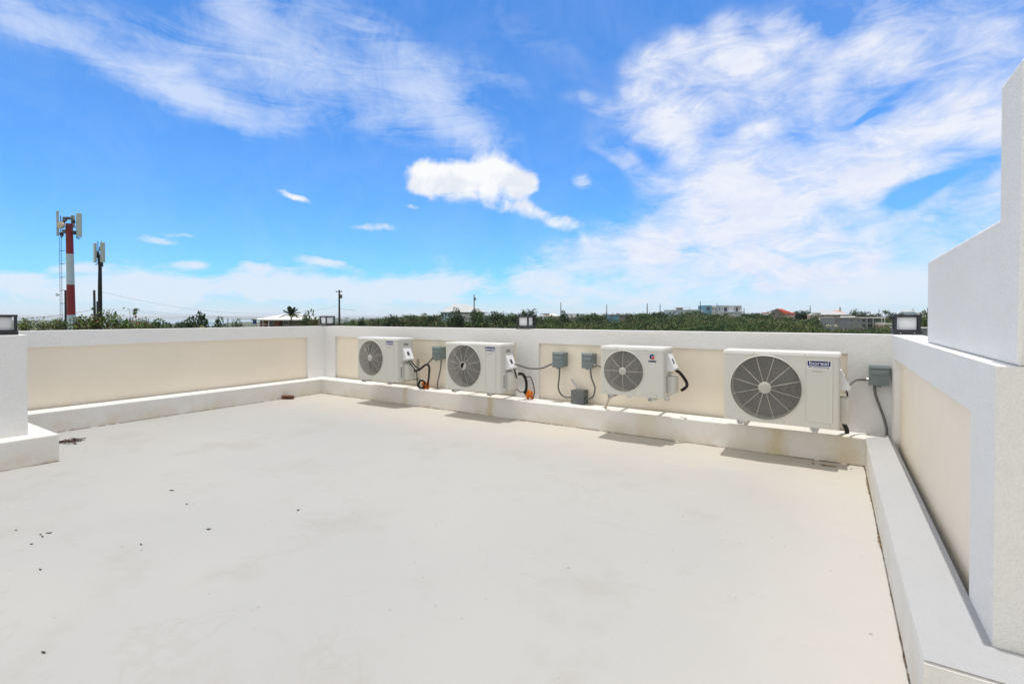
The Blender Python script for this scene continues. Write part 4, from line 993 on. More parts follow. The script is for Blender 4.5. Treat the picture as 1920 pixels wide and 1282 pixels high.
# red roofed house: gable to the left, eave wall to the right
h = House('house', 'beige house with a bright red gable roof and dark brown gable wall', 'house', 1466, 235, clear=(1436, 1496, 200, 250))
k = h.k; xa, xm, xb = h.X(1441.5), h.X(1456), h.X(1470.5); ze, zr = h.Z(588.2), h.Z(579)
obj('gable_wall', MB().prism([(xa, -.6), (xb, -.6), (xb, ze), (xm, zr), (xa, ze)], 'y', 0, .3), 'house_taupe', h.r)
h.part('wall', 'house_beige', (1470.6, 1491, 588, None, .31, 7)); 
ridge_end = (h.X(1477), 5.2); eave_r = (h.X(1493.5), -.1)
rf = MB().add([(xm, -.4, zr + .15), (h.X(1478.5), 5.5, zr + .15), (h.X(1493), .1, ze - .1), (xb - .2, -.45, ze + .05), (xa - .5, 5, ze - .1), (xm, -.4, zr - .05), (h.X(1478.5), 5.5, zr - .05), (h.X(1493), .1, ze - .3), (xb - .2, -.45, ze - .15)], [(0, 1, 2, 3), (5, 8, 7, 6), (3, 2, 7, 8), (0, 3, 8, 5), (0, 4, 1)])
obj('roof', rf, 'roof_red', h.r); h.part('verge', 'roof_red', (1437, 1442.6, 586, 588.4, .4, 4))
h.windows([(1478, 1480.6, 589, 592), (1486, 1488, 589, 592), (1478, 1480.6, 594.6, 597), (1486, 1488, 594.6, 597)], .31); h.windows([(1449, 1452, 585, 589), (1461, 1463.5, 588, 591)], 0, 'house_taupe')
# beige house
h = House('house', 'beige two storey house with grey hip roof and chimney behind the grey building', 'house', 1560, 225, clear=(1526, 1600, 185, 250))
h.part('wall', 'house_beige', (1535.5, 1563, 590, None, 0, 9)); h.part('wall', 'house_pink', (1563, 1590, 590, None, .8, 9)); h.part('veranda_post', 'house_beige', (1528, 1528.9, 588.6, None, -.6, -.4)); h.part('veranda_floor', 'house_beige', (1527.8, 1535.4, 598.6, 599.6, -.7, 2)); h.part('veranda_roof', 'house_taupe', (1527.4, 1537, 586.6, 588.5, -.8, 2))
h.hip('roof_grey', 1537, 1594, 589.8, 1553, 1563, 581.4, -.9, 10); h.hip('roof_pink', 1572, 1592, 587.6, 1580, 1588, 581.2, 2, 9, 'rear_roof')
h.part('chimney', 'house_taupe', (1586, 1587.2, 575.6, 583, 4, 4.5))
h.windows([(1541, 1544, 590.8, 594.2), (1552, 1555.4, 590.4, 592.6), (1551, 1554.4, 600, 605), (1558, 1562, 600, 605)], 0, 'house_beige'); h.windows([(1566, 1570, 590.8, 594), (1573.6, 1580, 590.6, 594), (1583, 1586, 590.6, 594)], .8)
h = House('pavilion', 'small round beige pavilion with pale domed roof beside the beige house', 'pavilion', 1543, 205)
a = [(math.cos(i * math.pi / 5), math.sin(i * math.pi / 5)) for i in range(10)]; rr0 = 6.0 * h.k; zt_ = h.Z(599)
obj('wall', MB().loft([[(p[0] * rr0, p[1] * rr0, -.5) for p in a], [(p[0] * rr0, p[1] * rr0, zt_) for p in a]]), 'house_beige', h.r)
obj('roof', MB().loft([[(p[0] * rr0 * q, p[1] * rr0 * q, zt_ + .001 + hh) for p in a] for q, hh in ((1.2, 0), (1.15, .12), (.8, .42), (.3, .62))]), 'roof_white', h.r)
# grey building
h = House('apartment_block', 'grey two storey block with white roof edge and screened balconies left of the corner lantern', 'building', 1600, 195, clear=(1556, 1662, 172, 215))
h.part('wall', 'house_grey', (1564, 1623.6, 595.8, None, 0, 9)); h.part('roof', 'roof_white', (1562.5, 1611, 594.6, 595.7, -.4, 9.4)); h.part('roof', 'roof_white', (1613, 1658.5, 594.4, 596.6, -.7, 9)); h.part('roof_hut', 'roof_white', (1591, 1610, 592.6, 594.5, 2, 5))
h.part('rear_wall', 'house_grey', (1623.7, 1654, 596.8, None, 3.4, 9))
for u in (1624, 1635.2, 1651.4, 1657): h.part('balcony_post', 'house_white', (u, u + .7, 596.7, None, -.5, -.34))
h.part('balcony_floor', 'house_grey', (1623.8, 1657, 606.6, 607.6, -.3, 3.39)); h.part('balcony_floor', 'house_grey', (1623.8, 1657, 617.2, 618, -.3, 3.39))
for v in (603.6, 604.9, 614.4, 615.6): h.part('balcony_rail', 'house_grey', (1624.8, 1657, v, v + .35, -.42, -.36))
h.windows([(1595.6, 1597.8, 598.6, 603), (1609, 1611, 598.6, 603), (1616.6, 1622.6, 598.8, 603.4), (1595.6, 1597.8, 609, 612.6), (1616.6, 1622.6, 608, 613), (1566.6, 1568.6, 600, 603)], 0, 'house_grey'); h.windows([(1626, 1633, 599, 606), (1637, 1642, 599, 606.4), (1644, 1650, 599, 606.4), (1626, 1633, 609, 616), (1637, 1642, 609, 616.4), (1644, 1650, 609, 616.4)], 3.4, 'house_grey')
h = House('outbuilding', 'small beige outbuilding with white sloping roof between the grey block and corner lantern', 'building', 1664, 190)
h.part('wall', 'house_beige', (1658.4, 1672, 609, None, 0, 5)); obj('roof', MB().prism([(h.X(1657.6), h.Z(608.8)), (h.X(1676), h.Z(608.8)), (h.X(1671), h.Z(606.2)), (h.X(1657.6), h.Z(604.8))], 'y', -.5, 5.4), 'roof_white', h.r)
h = House('outbuilding', 'dark grey block hut with white coping close behind the corner lantern', 'building', 1735, 55)
h.part('wall', 'house_grey', (1722, 1760, 615.6, None, 0, 4)); h.part('coping', 'roof_white', (1720.6, 1761, 614.2, 615.5, -.12, 4.1)); h.windows([(1728.4, 1732, 619, 625.6)], 0, 'house_grey')
h = House('domed_house', 'pale domed roof rising on the skyline above the corner lantern', 'house', 1702, 330)
rr0 = 11.0 * h.k; zt_ = h.Z(585)
obj('wall', MB().loft([[(p[0] * rr0, p[1] * rr0, -.5) for p in a], [(p[0] * rr0, p[1] * rr0, zt_) for p in a]]), 'house_paleblue', h.r)
obj('dome', MB().loft([[(p[0] * rr0 * q, p[1] * rr0 * q, zt_ + .01 + hh * h.k) for p in a] for q, hh in ((1.04, 0), (.9, 1.9), (.6, 3.6), (.2, 4.6))]), 'roof_grey', h.r, smooth=True)
h.part('annex', 'roof_white', (1713, 1727, 586.4, None, -3, 2)); h.part('chimney', 'house_taupe', (1711.4, 1713.2, 580, 586.3, 0, .6))
# pale heaps
for u, v, d, w, lab in ((1402, 597.5, 232, 20, 'pale sand heap on the slope right below the white villa'), (1370, 595, 238, 22, 'whitish rubble along the foot of the white villa'), (1560, 609.5, 180, 18, 'white rubble heap at the foot of the grey block')):
    x, y, z = far(u, d, v); k = d / F; mb = MB(); rr = random.Random(int(u))
    for i in range(9): mb.ball((x + rr.uniform(-.5, .5) * w * k * CA, y + rr.uniform(-.5, .5) * w * k * SA, z - .3), rr.uniform(.25, .6), rr.uniform(.25, .6), rr.uniform(.25, .55), 7, 5, .25)
    tag(obj('rubble_heap', mb, 'pale_sand', origin=(x, y, gz(x, y))), lab, 'rubble')
    CLEAR.append((u - w * .6, u + w * .6, d - 26, d + 6))
# far white houses across the water
fh = MB().box(-5, 5, -4, 4, -2, 3); fh.add([(-5.4, -4.4, 3.01), (5.4, -4.4, 3.01), (5.4, 4.4, 3.01), (-5.4, 4.4, 3.01), (-2, 0, 5), (2, 0, 5)], [(0, 1, 5, 4), (1, 2, 5), (2, 3, 4, 5), (3, 0, 4)])
for i, u in enumerate((642, 646, 653, 657, 664, 668, 672, 686, 689, 693, 697, 708, 714, 721)):
    x, y, z = far(u, 2760 + (i * 67) % 130, 598.2 + (i * 37) % 5 * .5)
    f0 = obj('far_house', fh, 'house_white') if i == 0 else f0.copy()
    if i: col.objects.link(f0)
    f0.location = (x, y, z); f0.rotation_euler = (0, 0, i * .7); tag(f0, 'tiny white house on the far hillside across the lagoon', 'house', 'far white houses')

# ------------------------------------------------------------------ masts, poles, wires
def px_thing(u, d): x, y, _ = far(u, d); return x, y, gz(x, y)
TD = 50.0
x, y, g0 = px_thing(132.5, TD)
mast = thing('telecom_mast', 'tall red and white banded telecom mast with three antenna panels and a dish', 'telecom mast', (x, y, g0), rz=R(YAW) + 1e-4)
k = TD / F
Zp = lambda v: EYE - (v - HOR) * k - g0
Xp = lambda u: (u - 132.5) * k
def rad(v): return k * (6.2 + (v - 420) / 190 * 1.35) * .86
for i, (v0, v1, m) in enumerate(((420, 476.5, 'mast_red'), (476.5, 534, 'mast_white'), (534, 590.5, 'mast_red'), (590.5, None, 'mast_white'))):
    zb_ = -.5 if v1 is None else Zp(v1); vb = v1 or 660
    xo0, xo1 = Xp(131.6 + (v0 - 420) * .012), Xp(131.6 + (vb - 420) * .012)
    obj('mast_section', MB().tube([(xo1, 0, zb_), (xo0, 0, Zp(v0))], [rad(vb), rad(v0)], 20), m, mast, smooth=True)
def panel(root, X0, X1, Z0, Z1, y, dpt=.14, rot=0):
    mb = MB().rbox(-(X1 - X0) / 2, (X1 - X0) / 2, -dpt / 2, dpt / 2, Z0, Z1, .03, 2); rt = Matrix.Rotation(rot, 3, 'Z'); c = Vector(((X0 + X1) / 2, y, 0))
    mb.v = [tuple(rt @ Vector(p) + c) for p in mb.v]; return obj('antenna_panel', mb, 'antenna', root)
panel(mast, Xp(111.5), Xp(117), Zp(443), Zp(397), -.25, .2, R(-50)); panel(mast, Xp(147), Xp(155), Zp(444.5), Zp(400.5), -.05, .16, R(15)); panel(mast, Xp(126.5), Xp(133), Zp(424), Zp(402), .55, .14)
ar = MB()
for v in (417, 427, 437):
    ar.box(Xp(117), Xp(128), -.22, -.16, Zp(v) - .03, Zp(v) + .03); ar.box(Xp(136), Xp(147), -.05, .01, Zp(v) - .03, Zp(v) + .03)
ar.tube([(Xp(119), -.19, Zp(446)), (Xp(119), -.19, Zp(406))], .035, 8); ar.tube([(Xp(145.5), -.02, Zp(448)), (Xp(145.5), -.02, Zp(410))], .03, 8); ar.tube([(Xp(130), .42, Zp(425)), (Xp(130), .42, Zp(403))], .03, 8)
ar.tube([(Xp(119), -.19, Zp(444)), (Xp(122), -.3, Zp(447)), (Xp(126), -.3, Zp(441))], .04, 7); ar.tube([(Xp(147), -.02, Zp(444)), (Xp(150), -.1, Zp(449)), (Xp(153), -.05, Zp(446))], .035, 7)
obj('antenna_mount', ar, 'darksteel', mast)
for (u, v, w, h_, yy) in ((124.5, 411.5, 6, 8, -.05), (122, 420, 5, 9, -.12), (126, 435, 6, 7, -.2), (121, 440, 5, 6, -.22), (141, 416, 4.5, 6.5, -.1), (143, 437, 4.5, 7, -.1), (128, 409, 6, 5, .2)):
    obj('radio_unit', MB().rbox(Xp(u - w / 2), Xp(u + w / 2), yy - .12, yy + .1, Zp(v + h_ / 2), Zp(v - h_ / 2), .02, 1), 'darksteel' if int(u) % 2 else 'boxdark', mast)
ds = MB(); prof = [(0, .0), (.6, .02), (1, -.06), (1.02, -.30), (.9, -.34), (0, -.345)]
dl = [[(Xp(127) + (6.1 * k * max(q, .01)) * math.cos(t_), -.72 - s_, Zp(425) + 6.1 * k * max(q, .01) * math.sin(t_)) for t_ in [i * math.pi / 12 for i in range(24)]] for q, s_ in ((.01, -.20), (.7, -.19), (1, -.15), (1.03, .02), (.95, .05), (.01, .07))]
obj('dish', MB().loft(dl), 'dish', mast, smooth=True)
ld = MB(); lx0, lx1 = Xp(118.2), Xp(121.8)
for xx in (lx0, lx1): ld.box(xx - .012, xx + .012, -.32, -.295, -.3, Zp(446))
zz = .2
while zz < Zp(447): ld.box(lx0, lx1, -.315, -.298, zz, zz + .018); zz += .30
ldr = obj('ladder', ld, 'darksteel', mast)
for v in (471, 495.5, 520.5, 544.5, 569): sub('standoff', MB().box(Xp(117.5), Xp(127), -.29, -.25, Zp(v) - .025, Zp(v) + .025), 'darksteel', ldr, mast)
obj('side_antenna', MB().tube([(Xp(118.5), -.3, Zp(553.5)), (Xp(113.5), -.32, Zp(553.5))], .03, 6).ring((Xp(113), -.32, Zp(553)), .11, .03, 14, 5), 'darksteel', mast)
# black mast
x, y, g0 = px_thing(188, 55); k = 55 / F; Zp = lambda v: EYE - (v - HOR) * k - g0; Xp = lambda u: (u - 188) * k
m2 = thing('telecom_mast', 'slimmer black telecom mast with two tall grey antenna panels', 'telecom mast', (x, y, g0), rz=R(YAW) + 1e-4)
obj('mast_pole', MB().tube([(Xp(187), 0, -.5), (Xp(188), 0, Zp(540)), (Xp(188.8), 0, Zp(478))], [.26, .19, .15], 16), 'blackpole', m2, smooth=True)
panel(m2, Xp(178.4), Xp(184.6), Zp(492.5), Zp(456.5), -.15, .18, R(-25)); panel(m2, Xp(191.5), Xp(198.5), Zp(492), Zp(455), -.1, .18, R(15))
ar = MB()
for u in (185.2, 192): ar.tube([(Xp(u), -.02, Zp(497)), (Xp(u), -.02, Zp(452.5))], .035, 8)
for v in (470, 488): ar.box(Xp(184), Xp(193), -.06, 0, Zp(v) - .04, Zp(v) + .04)
ar.tube([(Xp(184.6), -.05, Zp(493)), (Xp(182.5), -.1, Zp(497.5)), (Xp(180.5), -.1, Zp(496))], .03, 6); ar.tube([(Xp(193), -.05, Zp(493)), (Xp(195.5), -.1, Zp(497)), (Xp(196.5), -.1, Zp(495))], .03, 6)
obj('antenna_mount', ar, 'darksteel', m2)
for (u, v, w, h_) in ((189.5, 467, 4, 8), (182.6, 478, 6, 12), (190.4, 496, 4, 8)): obj('radio_unit', MB().rbox(Xp(u - w / 2), Xp(u + w / 2), -.05, .18, Zp(v + h_ / 2), Zp(v - h_ / 2), .02, 1), 'darksteel', m2)
obj('cable_cover', MB().box(Xp(182.3), Xp(184.6), -.1, .05, -.4, Zp(565)), 'darksteel', m2)

POLES = {}
def utility_pole(u, d, vtop, wpx, label, arm=True, m='pole', lean=0, tr=False):
    x, y, g0 = px_thing(u, d); k = d / F; H_ = EYE - (vtop - HOR) * k - g0; r_ = max(wpx * k / 2, .075)
    t = thing('utility_pole', label, 'utility pole', (x, y, g0), 'wooden utility poles', rz=R(YAW) + 1e-4)
    obj('pole', MB().tube([(0, 0, -.6), (lean * .5, 0, H_ * .5), (lean, 0, H_)], [r_ * 1.25, r_ * 1.1, r_ * .85], 10), m, t, smooth=True)
    if arm:
        a = MB().box(lean - .5, lean + .5, -r_ - .05, -r_ + .02, H_ - .35, H_ - .25)
        c = obj('crossarm', a, m, t)
        for q in (-.42, .42): sub('insulator', MB().tube([(lean + q, -r_, H_ - .25), (lean + q, -r_, H_ - .08)], .035, 6), 'darksteel', c, t)
    if tr: obj('transformer', MB().tube([(lean + r_ + .16, -.05, H_ - 1.35), (lean + r_ + .16, -.05, H_ - .75)], .17, 10), 'boxdark', t)
    POLES[u] = (x, y, g0 + H_); return t
utility_pole(124.6, 53, 544, 4.6, 'dark wooden pole standing close behind the red and white mast', False, 'blackpole', -.05)
utility_pole(178.5, 57, 544, 4.2, 'short dark wooden pole just left of the black mast', False, 'pole', -.08)
utility_pole(636.3, 78, 543.5, 3.4, 'tall wooden utility pole beside the far corner lantern', True, 'pole', 0, True)
utility_pole(889, 120, 552.5, 2.0, 'utility pole in front of the pale hip roofed house', False, tr=True)
PL = [(1051.5, 160, 567, 1.5, 'thin utility pole right next to the slim tall dark tree'), (1137.5, 215, 571, 1.4, 'grey utility pole just left of the small blue house'), (1213.4, 215, 569, 1.6, 'darker left pole of the pair left of the villa wing'),
      (1237.6, 250, 570, 1.3, 'paler right pole of the pair left of the villa wing'), (1313, 262, 565, 1.3, 'pole rising between the villa wing and the blue villa wall'), (1395, 300, 577.5, 1.3, 'short pole at the right end of the white villa'),
      (1519, 320, 573, 1.3, 'pole on the ridge between the red roofed house and the beige house'), (1648, 330, 580, 1.3, 'pole on the ridge left of the far palm'), (1739, 330, 577, 1.3, 'pole at the edge of the tall white block'),
      (427.3, 95, 596.5, 1.0, 'short thin pole above the low rounded bush at the left')]
for u, d, v, w, lab in PL: utility_pole(u, d, v, w, lab, False)
def wire(p, q, sag, label, r=.014):
    pts = [Vector(p).lerp(Vector(q), t) - Vector((0, 0, sag * 4 * t * (1 - t))) for t in np.linspace(0, 1, 18)]
    tag(obj('power_line', MB().tube(pts, r, 5), 'wire', origin=p), label, 'power line')
p0 = far(178.5, 57, 580); p1 = far(36, 46, 598); wire(p0, p1, .12, 'single dark wire running left from the short pole to the left lantern', .016)
wire(far(192, 55, 547.5), far(635.5, 78, 574), 1.75, 'long thin wire sagging between the black mast and the tall pole', .009)
wire(far(192, 55, 578), far(460, 84, 598), .25, 'lower faint wire running right from the black mast to the bungalow', .010)
wire(far(240, 58, 580), far(635.5, 78, 590), .7, 'lowest faint wire above the bushes left of the bungalow', .010)
wire(far(637, 78, 578.5), far(668, 92, 581.5), .05, 'short dark wire leaving the tall pole to the right', .018)
wire(far(178, 57, 589), far(140, 46, 600), .1, 'faint wire behind the foot of the red and white mast', .010)
scrub()
SKY_STR = .1; SUN_E = 2.9; CIR = .84; HAZE = .00011
SKY_GAIN = (.66, 1.32, 2.0)
CLOUD1 = (6.8, 7.8, 9.8); CLOUD2 = (8.6, 8.9, 9.8); CLOUD3 = (7.7, 8.5, 9.6); CLOUD4 = (9.9, 9.9, 9.9); FILL_OVER = (8.4, 8.35, 8.2); FILL_REAR = (6.4, 6.5, 6.8); FILL_LEFT = (13, 12.6, 11.9); CLOUD4B = (8.1, 8.5, 9.2); CLOUD2B = (7.5, 8.1, 9.6)  # overhead, rear and left clouds are unseen, added to light the walls
# ------------------------------------------------------------------ daylight
SUN = Vector((.026, .010, 1)).normalized()
el_ = math.asin(SUN.z); az_ = math.atan2(SUN.x, SUN.y)
ld_ = bpy.data.lights.new('sun', 'SUN'); ld_.energy = SUN_E; ld_.angle = R(.5); ld_.color = (1, .965, .91)
so = bpy.data.objects.new('sun', ld_); col.objects.link(so); so.rotation_euler = SUN.to_track_quat('Z', 'Y').to_euler(); so.location = (0, 0, 30)
w = bpy.data.worlds.new('World'); sc.world = w; w.use_nodes = True; nt = w.node_tree; N, L = nt.nodes, nt.links
bg = N['Background']
sky = N.new('ShaderNodeTexSky'); sky.sky_type = 'NISHITA'; sky.sun_disc = False; sky.sun_elevation = el_; sky.sun_rotation = az_
sky.altitude = 0; sky.air_density = 1.0; sky.dust_density = .4; sky.ozone_density = 2.5
tcw = N.new('ShaderNodeTexCoord'); V = tcw.outputs['Generated']
sep = N.new('ShaderNodeSeparateXYZ'); L.new(V, sep.inputs[0])
AZ = mth(N, L, 'ARCTAN2', mth(N, L, 'MULTIPLY', sep.outputs[0], -1), sep.outputs[1])      # 0 north, + to the west (left)
EL = mth(N, L, 'ARCSINE', sep.outputs[2])
cmb = N.new('ShaderNodeCombineXYZ'); L.new(AZ, cmb.inputs[0]); L.new(EL, cmb.inputs[1]); cmb.inputs[2].default_value = 1; AE0 = cmb.outputs[0]
def warp(vec, scale, amt, detail=4):
    n = N.new('ShaderNodeTexNoise'); n.inputs['Scale'].default_value = scale; n.inputs['Detail'].default_value = detail; L.new(vec, n.inputs['Vector'])
    s = N.new('ShaderNodeVectorMath'); s.operation = 'SUBTRACT'; L.new(n.outputs['Color'], s.inputs[0]); s.inputs[1].default_value = (.5, .5, .5); flat_ = N.new('ShaderNodeVectorMath'); flat_.operation = 'MULTIPLY'; flat_.inputs[1].default_value = (1, 1, 0); L.new(s.outputs[0], flat_.inputs[0])
    m = N.new('ShaderNodeVectorMath'); m.operation = 'SCALE'; L.new(flat_.outputs[0], m.inputs[0]); m.inputs['Scale'].default_value = amt
    a = N.new('ShaderNodeVectorMath'); a.operation = 'ADD'; L.new(vec, a.inputs[0]); L.new(m.outputs[0], a.inputs[1])
    return a.outputs[0]
AE = warp(AE0, 5.5, .11); AEs = warp(AE0, 16, .032, 8)
def ang(u, v):
    k = ray(u, v); q = math.sqrt(sum(c * c for c in k)); return math.atan2(-k[0], k[1]), math.asin(k[2] / q)
def blob(u, v, du, dv, minor, weight, vec):
    """soft ellipse in azimuth/elevation: centre, half major axis vector, half minor length (all read off the photograph)"""
    a0, e0 = ang(u, v); a1, e1 = ang(u + du, v + dv); ln = math.hypot(du, dv); a2, e2 = ang(u - dv / ln * minor, v + du / ln * minor)
    ra = math.hypot(a1 - a0, e1 - e0); rb = math.hypot(a2 - a0, e2 - e0); rot = math.atan2(e1 - e0, a1 - a0)
    cr_, sr_ = math.cos(rot), math.sin(rot); f = []
    for (ca_, cb_, rr_) in ((cr_, sr_, ra), (-sr_, cr_, rb)):
        n = N.new('ShaderNodeVectorMath'); n.operation = 'DOT_PRODUCT'; L.new(vec, n.inputs[0])
        n.inputs[1].default_value = (ca_ / rr_, cb_ / rr_, -(ca_ * a0 + cb_ * e0) / rr_); f.append(n.outputs['Value'])
    p2 = mth(N, L, 'MULTIPLY', f[0], f[0]); m3 = N.new('ShaderNodeMath'); m3.operation = 'MULTIPLY_ADD'
    L.new(f[1], m3.inputs[0]); L.new(f[1], m3.inputs[1]); L.new(p2, m3.inputs[2])
    return mrange(N, L, mth(N, L, 'SQRT', m3.outputs[0]), 0, 1, weight, 0)
def total(bl, vec):
    t = None
    for b in bl:
        x_ = blob(*b, vec); t = x_ if t is None else mth(N, L, 'ADD', t, x_)
    return t
def stretch(vec, rot, sx, sy):
    mp = N.new('ShaderNodeMapping'); mp.inputs['Rotation'].default_value = (0, 0, rot); mp.inputs['Scale'].default_value = (sx, sy, 1); L.new(vec, mp.inputs['Vector']); return mp.outputs[0]
# blue of the sky: Nishita light, deepened
sk = N.new('ShaderNodeVectorMath'); sk.operation = 'MULTIPLY'; sk.inputs[1].default_value = SKY_GAIN; L.new(sky.outputs[0], sk.inputs[0])
# veil of cirrus crossing from the upper left
a0 = ang(60, 60); a1 = ang(900, 260); crot = math.atan2(a1[1] - a0[1], a1[0] - a0[0])
cir = total([(40, 30, 200, 95, 85, .9), (250, 140, 230, 100, 66, .85), (430, 210, 230, 75, 62, .75), (430, 25, 120, 30, 70, .8), (520, 110, 190, 90, 130, .8), (680, 175, 260, 95, 100, .8), (840, 200, 170, 110, 85, .95), (690, 80, 240, 110, 90, .55), (890, 270, 90, 40, 60, .55), (1000, 60, 200, 70, 70, .22), (180, 60, 160, 60, 90, .45), (930, 150, 120, 60, 60, .35), (330, 80, 190, 70, 90, .6), (370, 190, 160, 60, 60, .6), (600, 230, 180, 40, 50, .45)], AE)
nc = noise(N, L, stretch(AE0, -crot, 2.6, 12), 2.2, 12, .72, .9); nc2 = noise(N, L, AE0, 9, 12, .72, .6)
cn = mth(N, L, 'ADD', mth(N, L, 'MULTIPLY', nc, .6), mth(N, L, 'MULTIPLY', nc2, .4))
D1 = mth(N, L, 'MULTIPLY', mrange(N, L, mth(N, L, 'ADD', cir, mth(N, L, 'MULTIPLY', mth(N, L, 'SUBTRACT', cn, .5), mrange(N, L, cir, 0, .5, 0, 4.2))), .12, 1.6, 0, 1, False), CIR, True)
veil = mth(N, L, 'MULTIPLY', mrange(N, L, nc2, .35, .7), .08)
c0 = mixc(N, L, veil, sk.outputs[0], CLOUD1)
c1 = mixc(N, L, D1, c0, CLOUD1)
# big broken sheet on the right
mas = total([(1480, 160, 280, -60, 170, .95), (1330, 150, 150, -80, 130, .75), (1760, 60, 360, -60, 150, 1.0), (1460, 400, 370, 60, 230, 1.35), (1100, 470, 170, 20, 50, .55), (1720, 270, 380, -80, 120, 1.0), (1330, 340, 190, 120, 150, .75), (1230, 190, 80, 110, 70, .45), (1180, 465, 190, 30, 75, .8), (1420, 520, 520, 0, 90, .7), (1850, 430, 240, 40, 130, .85), (1800, 180, 240, 0, 110, .7), (1150, 185, 90, 20, 26, .30), (1600, 100, 250, 0, 90, .5),
    (1900, 120, 200, 0, 130, .7), (1120, 540, 260, 0, 70, .6), (1640, 330, 160, -40, 90, .6), (1560, 500, 300, 0, 80, .6), (1250, 450, 160, 30, 90, .6), (1060, 490, 120, 0, 30, .6), (1400, 90, 200, -30, 110, .4), (1880, 300, 160, 0, 130, .6),
    (1690, 366, 130, -50, 36, -.95), (1620, 200, 80, -24, 13, -.8), (1235, 130, 90, -60, 80, .55), (1270, 250, 110, 50, 80, .5), (1100, 180, 90, 10, 20, .3), (1170, 270, 110, 60, 150, .32), (1090, 120, 120, 30, 60, .16), (1640, 140, 170, 30, 40, -.5), (1820, 320, 130, -40, 34, -.55), (1290, 30, 90, 0, 34, -.3), (1225, 290, 46, 24, 26, -.6), (1140, 330, 60, 50, 34, -.5), (1150, 400, 60, 20, 22, -.5), (1480, 470, 60, 8, 12, -.6), (1300, 475, 60, 6, 9, -.6), (1580, 425, 40, 6, 10, -.5)], AE)
nm = noise(N, L, stretch(AE0, .15, 1, 1.5), 4.2, 10, .6, .6); nm2 = noise(N, L, stretch(AE0, -.25, 1, 2.4), 11, 12, .72, .5)
nn = mth(N, L, 'ADD', mth(N, L, 'MULTIPLY', mth(N, L, 'SUBTRACT', nm, .5), 2.0), mth(N, L, 'MULTIPLY', mth(N, L, 'SUBTRACT', nm2, .5), 2.1))
sm_ = mth(N, L, 'ADD', mas, mth(N, L, 'MULTIPLY', nn, mrange(N, L, mas, .05, .4, 0, 1)))
fl = N.new('ShaderNodeTexVoronoi'); fl.feature = 'SMOOTH_F1'; fl.inputs['Scale'].default_value = 15; fl.inputs['Smoothness'].default_value = .6; L.new(stretch(AEs, .3, 1, 1.3), fl.inputs['Vector'])
puff = mth(N, L, 'MULTIPLY', mth(N, L, 'SUBTRACT', .46, fl.outputs['Distance']), 1.25)
sm_ = mth(N, L, 'ADD', sm_, mth(N, L, 'MULTIPLY', puff, mrange(N, L, mas, .05, .4, 0, 1)))
D2 = mrange(N, L, sm_, .04, 1.5, 0, .98, False)
c2 = mixc(N, L, D2, c1, mixc(N, L, mrange(N, L, nm2, .35, .65), CLOUD2B, CLOUD2))
# low bank above the horizon
hb = mrange(N, L, EL, R(.2), R(6.6), 1.0, 0, False); base = mrange(N, L, EL, R(-.3), R(4.0), .88, 0)
hz = total([(120, 540, 190, 0, 60, .55), (330, 545, 160, 0, 66, .85), (520, 530, 150, 0, 50, .8), (700, 545, 260, 0, 55, .75), (30, 525, 80, 0, 28, .6), (1100, 520, 500, 0, 80, .6), (352, 494, 60, 0, 18, .72), (300, 448, 90, 14, 15, .6), (330, 437, 70, 10, 8, .5), (700, 428, 80, 4, 12, .62), (610, 492, 90, 14, 14, .7), (1700, 540, 300, 0, 70, .7), (480, 500, 60, 0, 18, .6), (150, 500, 90, 0, 16, .6)], AEs)
nh = noise(N, L, stretch(AE0, 0, 1, 2.6), 9, 10, .66, .4)
hs_ = mth(N, L, 'ADD', mth(N, L, 'ADD', hz, mth(N, L, 'MULTIPLY', hb, .5)), mth(N, L, 'MULTIPLY', mth(N, L, 'SUBTRACT', nh, .5), 2.0))
D3 = mth(N, L, 'MULTIPLY', mth(N, L, 'MULTIPLY', mrange(N, L, hs_, .2, .9, 0, .9), mrange(N, L, EL, R(11), R(14), 1, 0)), mrange(N, L, hz, 0, .2, .6, 1)); D3 = mth(N, L, 'MAXIMUM', D3, base)
c3 = mixc(N, L, D3, c2, CLOUD3)
# bright heap clouds
cum = total([(850, 335, 118, -6, 60, 1.05), (935, 330, 95, 4, 54, .95), (800, 330, 64, 4, 42, .7), (985, 345, 46, 4, 34, .5), (790, 355, 60, 6, 26, .35), (960, 385, 120, 34, 34, .5), (1050, 415, 90, 22, 30, .42), (900, 270, 80, 20, 30, .3), (1092, 342, 46, 10, 30, .36), (1110, 452, 60, 6, 26, .55), (556, 370, 52, 16, 12, .8), (772, 390, 30, 0, 11, .5), (1720, 412, 120, 0, 34, .5), (1625, 440, 56, -10, 30, .45)], AEs)
nq = noise(N, L, AE0, 17, 10, .62, .6)
q_ = mth(N, L, 'ADD', cum, mth(N, L, 'MULTIPLY', mth(N, L, 'SUBTRACT', nq, .5), 1.35))
D4 = mth(N, L, 'MULTIPLY', mrange(N, L, q_, .15, .75), mrange(N, L, cum, .04, .3))
shade = mixc(N, L, mrange(N, L, noise(N, L, AE0, 15, 8, .6, .3), .36, .6), CLOUD4B, CLOUD4)
c4 = mixc(N, L, mth(N, L, 'MULTIPLY', D4, .97), c3, shade)
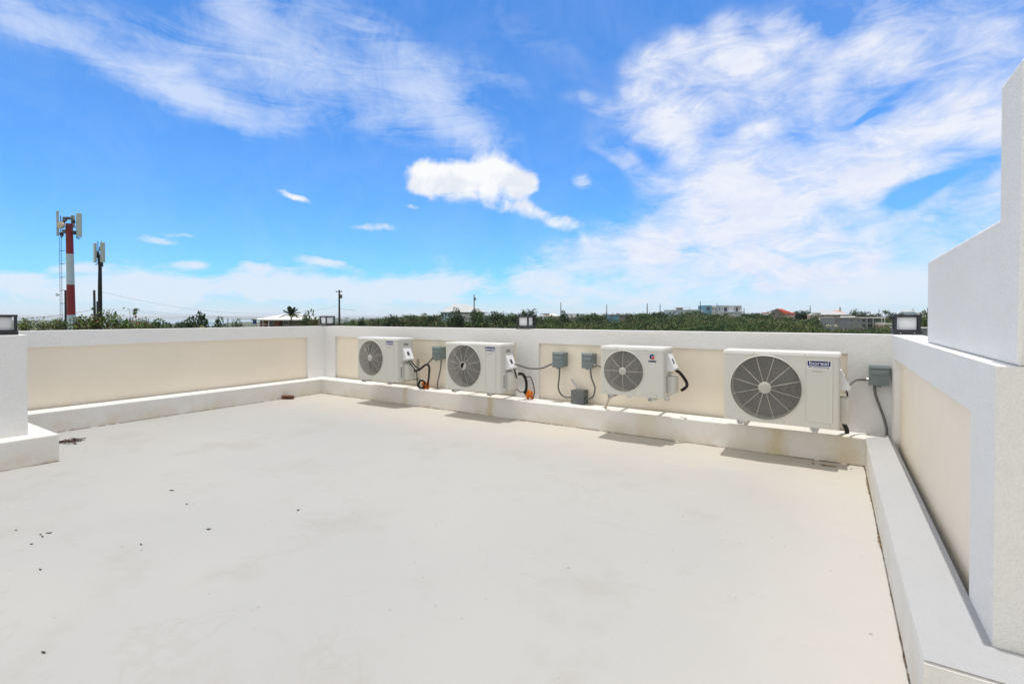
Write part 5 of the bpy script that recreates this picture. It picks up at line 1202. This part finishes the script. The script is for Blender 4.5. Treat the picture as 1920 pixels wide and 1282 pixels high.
# added fill light: unseen bright cloud overhead, behind and beside the view
no_ = noise(N, L, V, 2.2, 6, .6)
D5 = mth(N, L, 'MULTIPLY', mrange(N, L, EL, R(35), R(50)), mrange(N, L, no_, .25, .5, .55, 1))
rear = mth(N, L, 'ADD', mth(N, L, 'MULTIPLY', sep.outputs[0], -SA), mth(N, L, 'MULTIPLY', sep.outputs[1], CA))
side = mth(N, L, 'ABSOLUTE', mth(N, L, 'ADD', mth(N, L, 'MULTIPLY', sep.outputs[0], CA), mth(N, L, 'MULTIPLY', sep.outputs[1], SA)))
D6 = mth(N, L, 'MULTIPLY', mrange(N, L, mth(N, L, 'SUBTRACT', mth(N, L, 'MULTIPLY', rear, 1.12), side), .0, -.22), mrange(N, L, no_, .3, .5, .7, 1))
lat_ = mth(N, L, 'ADD', mth(N, L, 'MULTIPLY', sep.outputs[0], CA), mth(N, L, 'MULTIPLY', sep.outputs[1], SA))
c67 = mixc(N, L, mrange(N, L, lat_, -.1, -.75), FILL_REAR, FILL_LEFT)
c5 = mixc(N, L, D5, c4, FILL_OVER)
c6 = mixc(N, L, D6, c5, c67)
L.new(c6, bg.inputs['Color']); bg.inputs['Strength'].default_value = SKY_STR
# ------------------------------------------------------------------ air
hzm = bpy.data.materials.new('haze_air'); hzm.use_nodes = True; hn = hzm.node_tree.nodes; hn.remove(hn['Principled BSDF'])
pv = hn.new('ShaderNodeVolumePrincipled'); pv.inputs['Color'].default_value = (.95, .975, 1, 1); pv.inputs['Density'].default_value = HAZE; pv.inputs['Anisotropy'].default_value = .2
hzm.node_tree.links.new(pv.outputs[0], hn['Material Output'].inputs['Volume'])
ho = obj('haze', MB().box(-61000, 61000, -61000, 61000, -35, 17.5), hzm, kind='stuff'); ho['label'] = 'thin sea haze over the far land'
# ------------------------------------------------------------------ camera
cam = bpy.data.cameras.new('camera'); co = bpy.data.objects.new('camera', cam); col.objects.link(co); sc.camera = co
co.location = (0, 0, EYE); co.rotation_euler = (R(90 - PIT), 0, R(YAW))
cam.sensor_width = 36; cam.lens = 36 * F / 1920; cam.shift_y = -(641 - CY) / 1920; cam.clip_start = .05; cam.clip_end = 120000
sc.render.resolution_x, sc.render.resolution_y = 1024, 683
sc.view_settings.view_transform = 'Standard'; sc.view_settings.look = 'None'; sc.view_settings.exposure = 0; sc.view_settings.gamma = 1
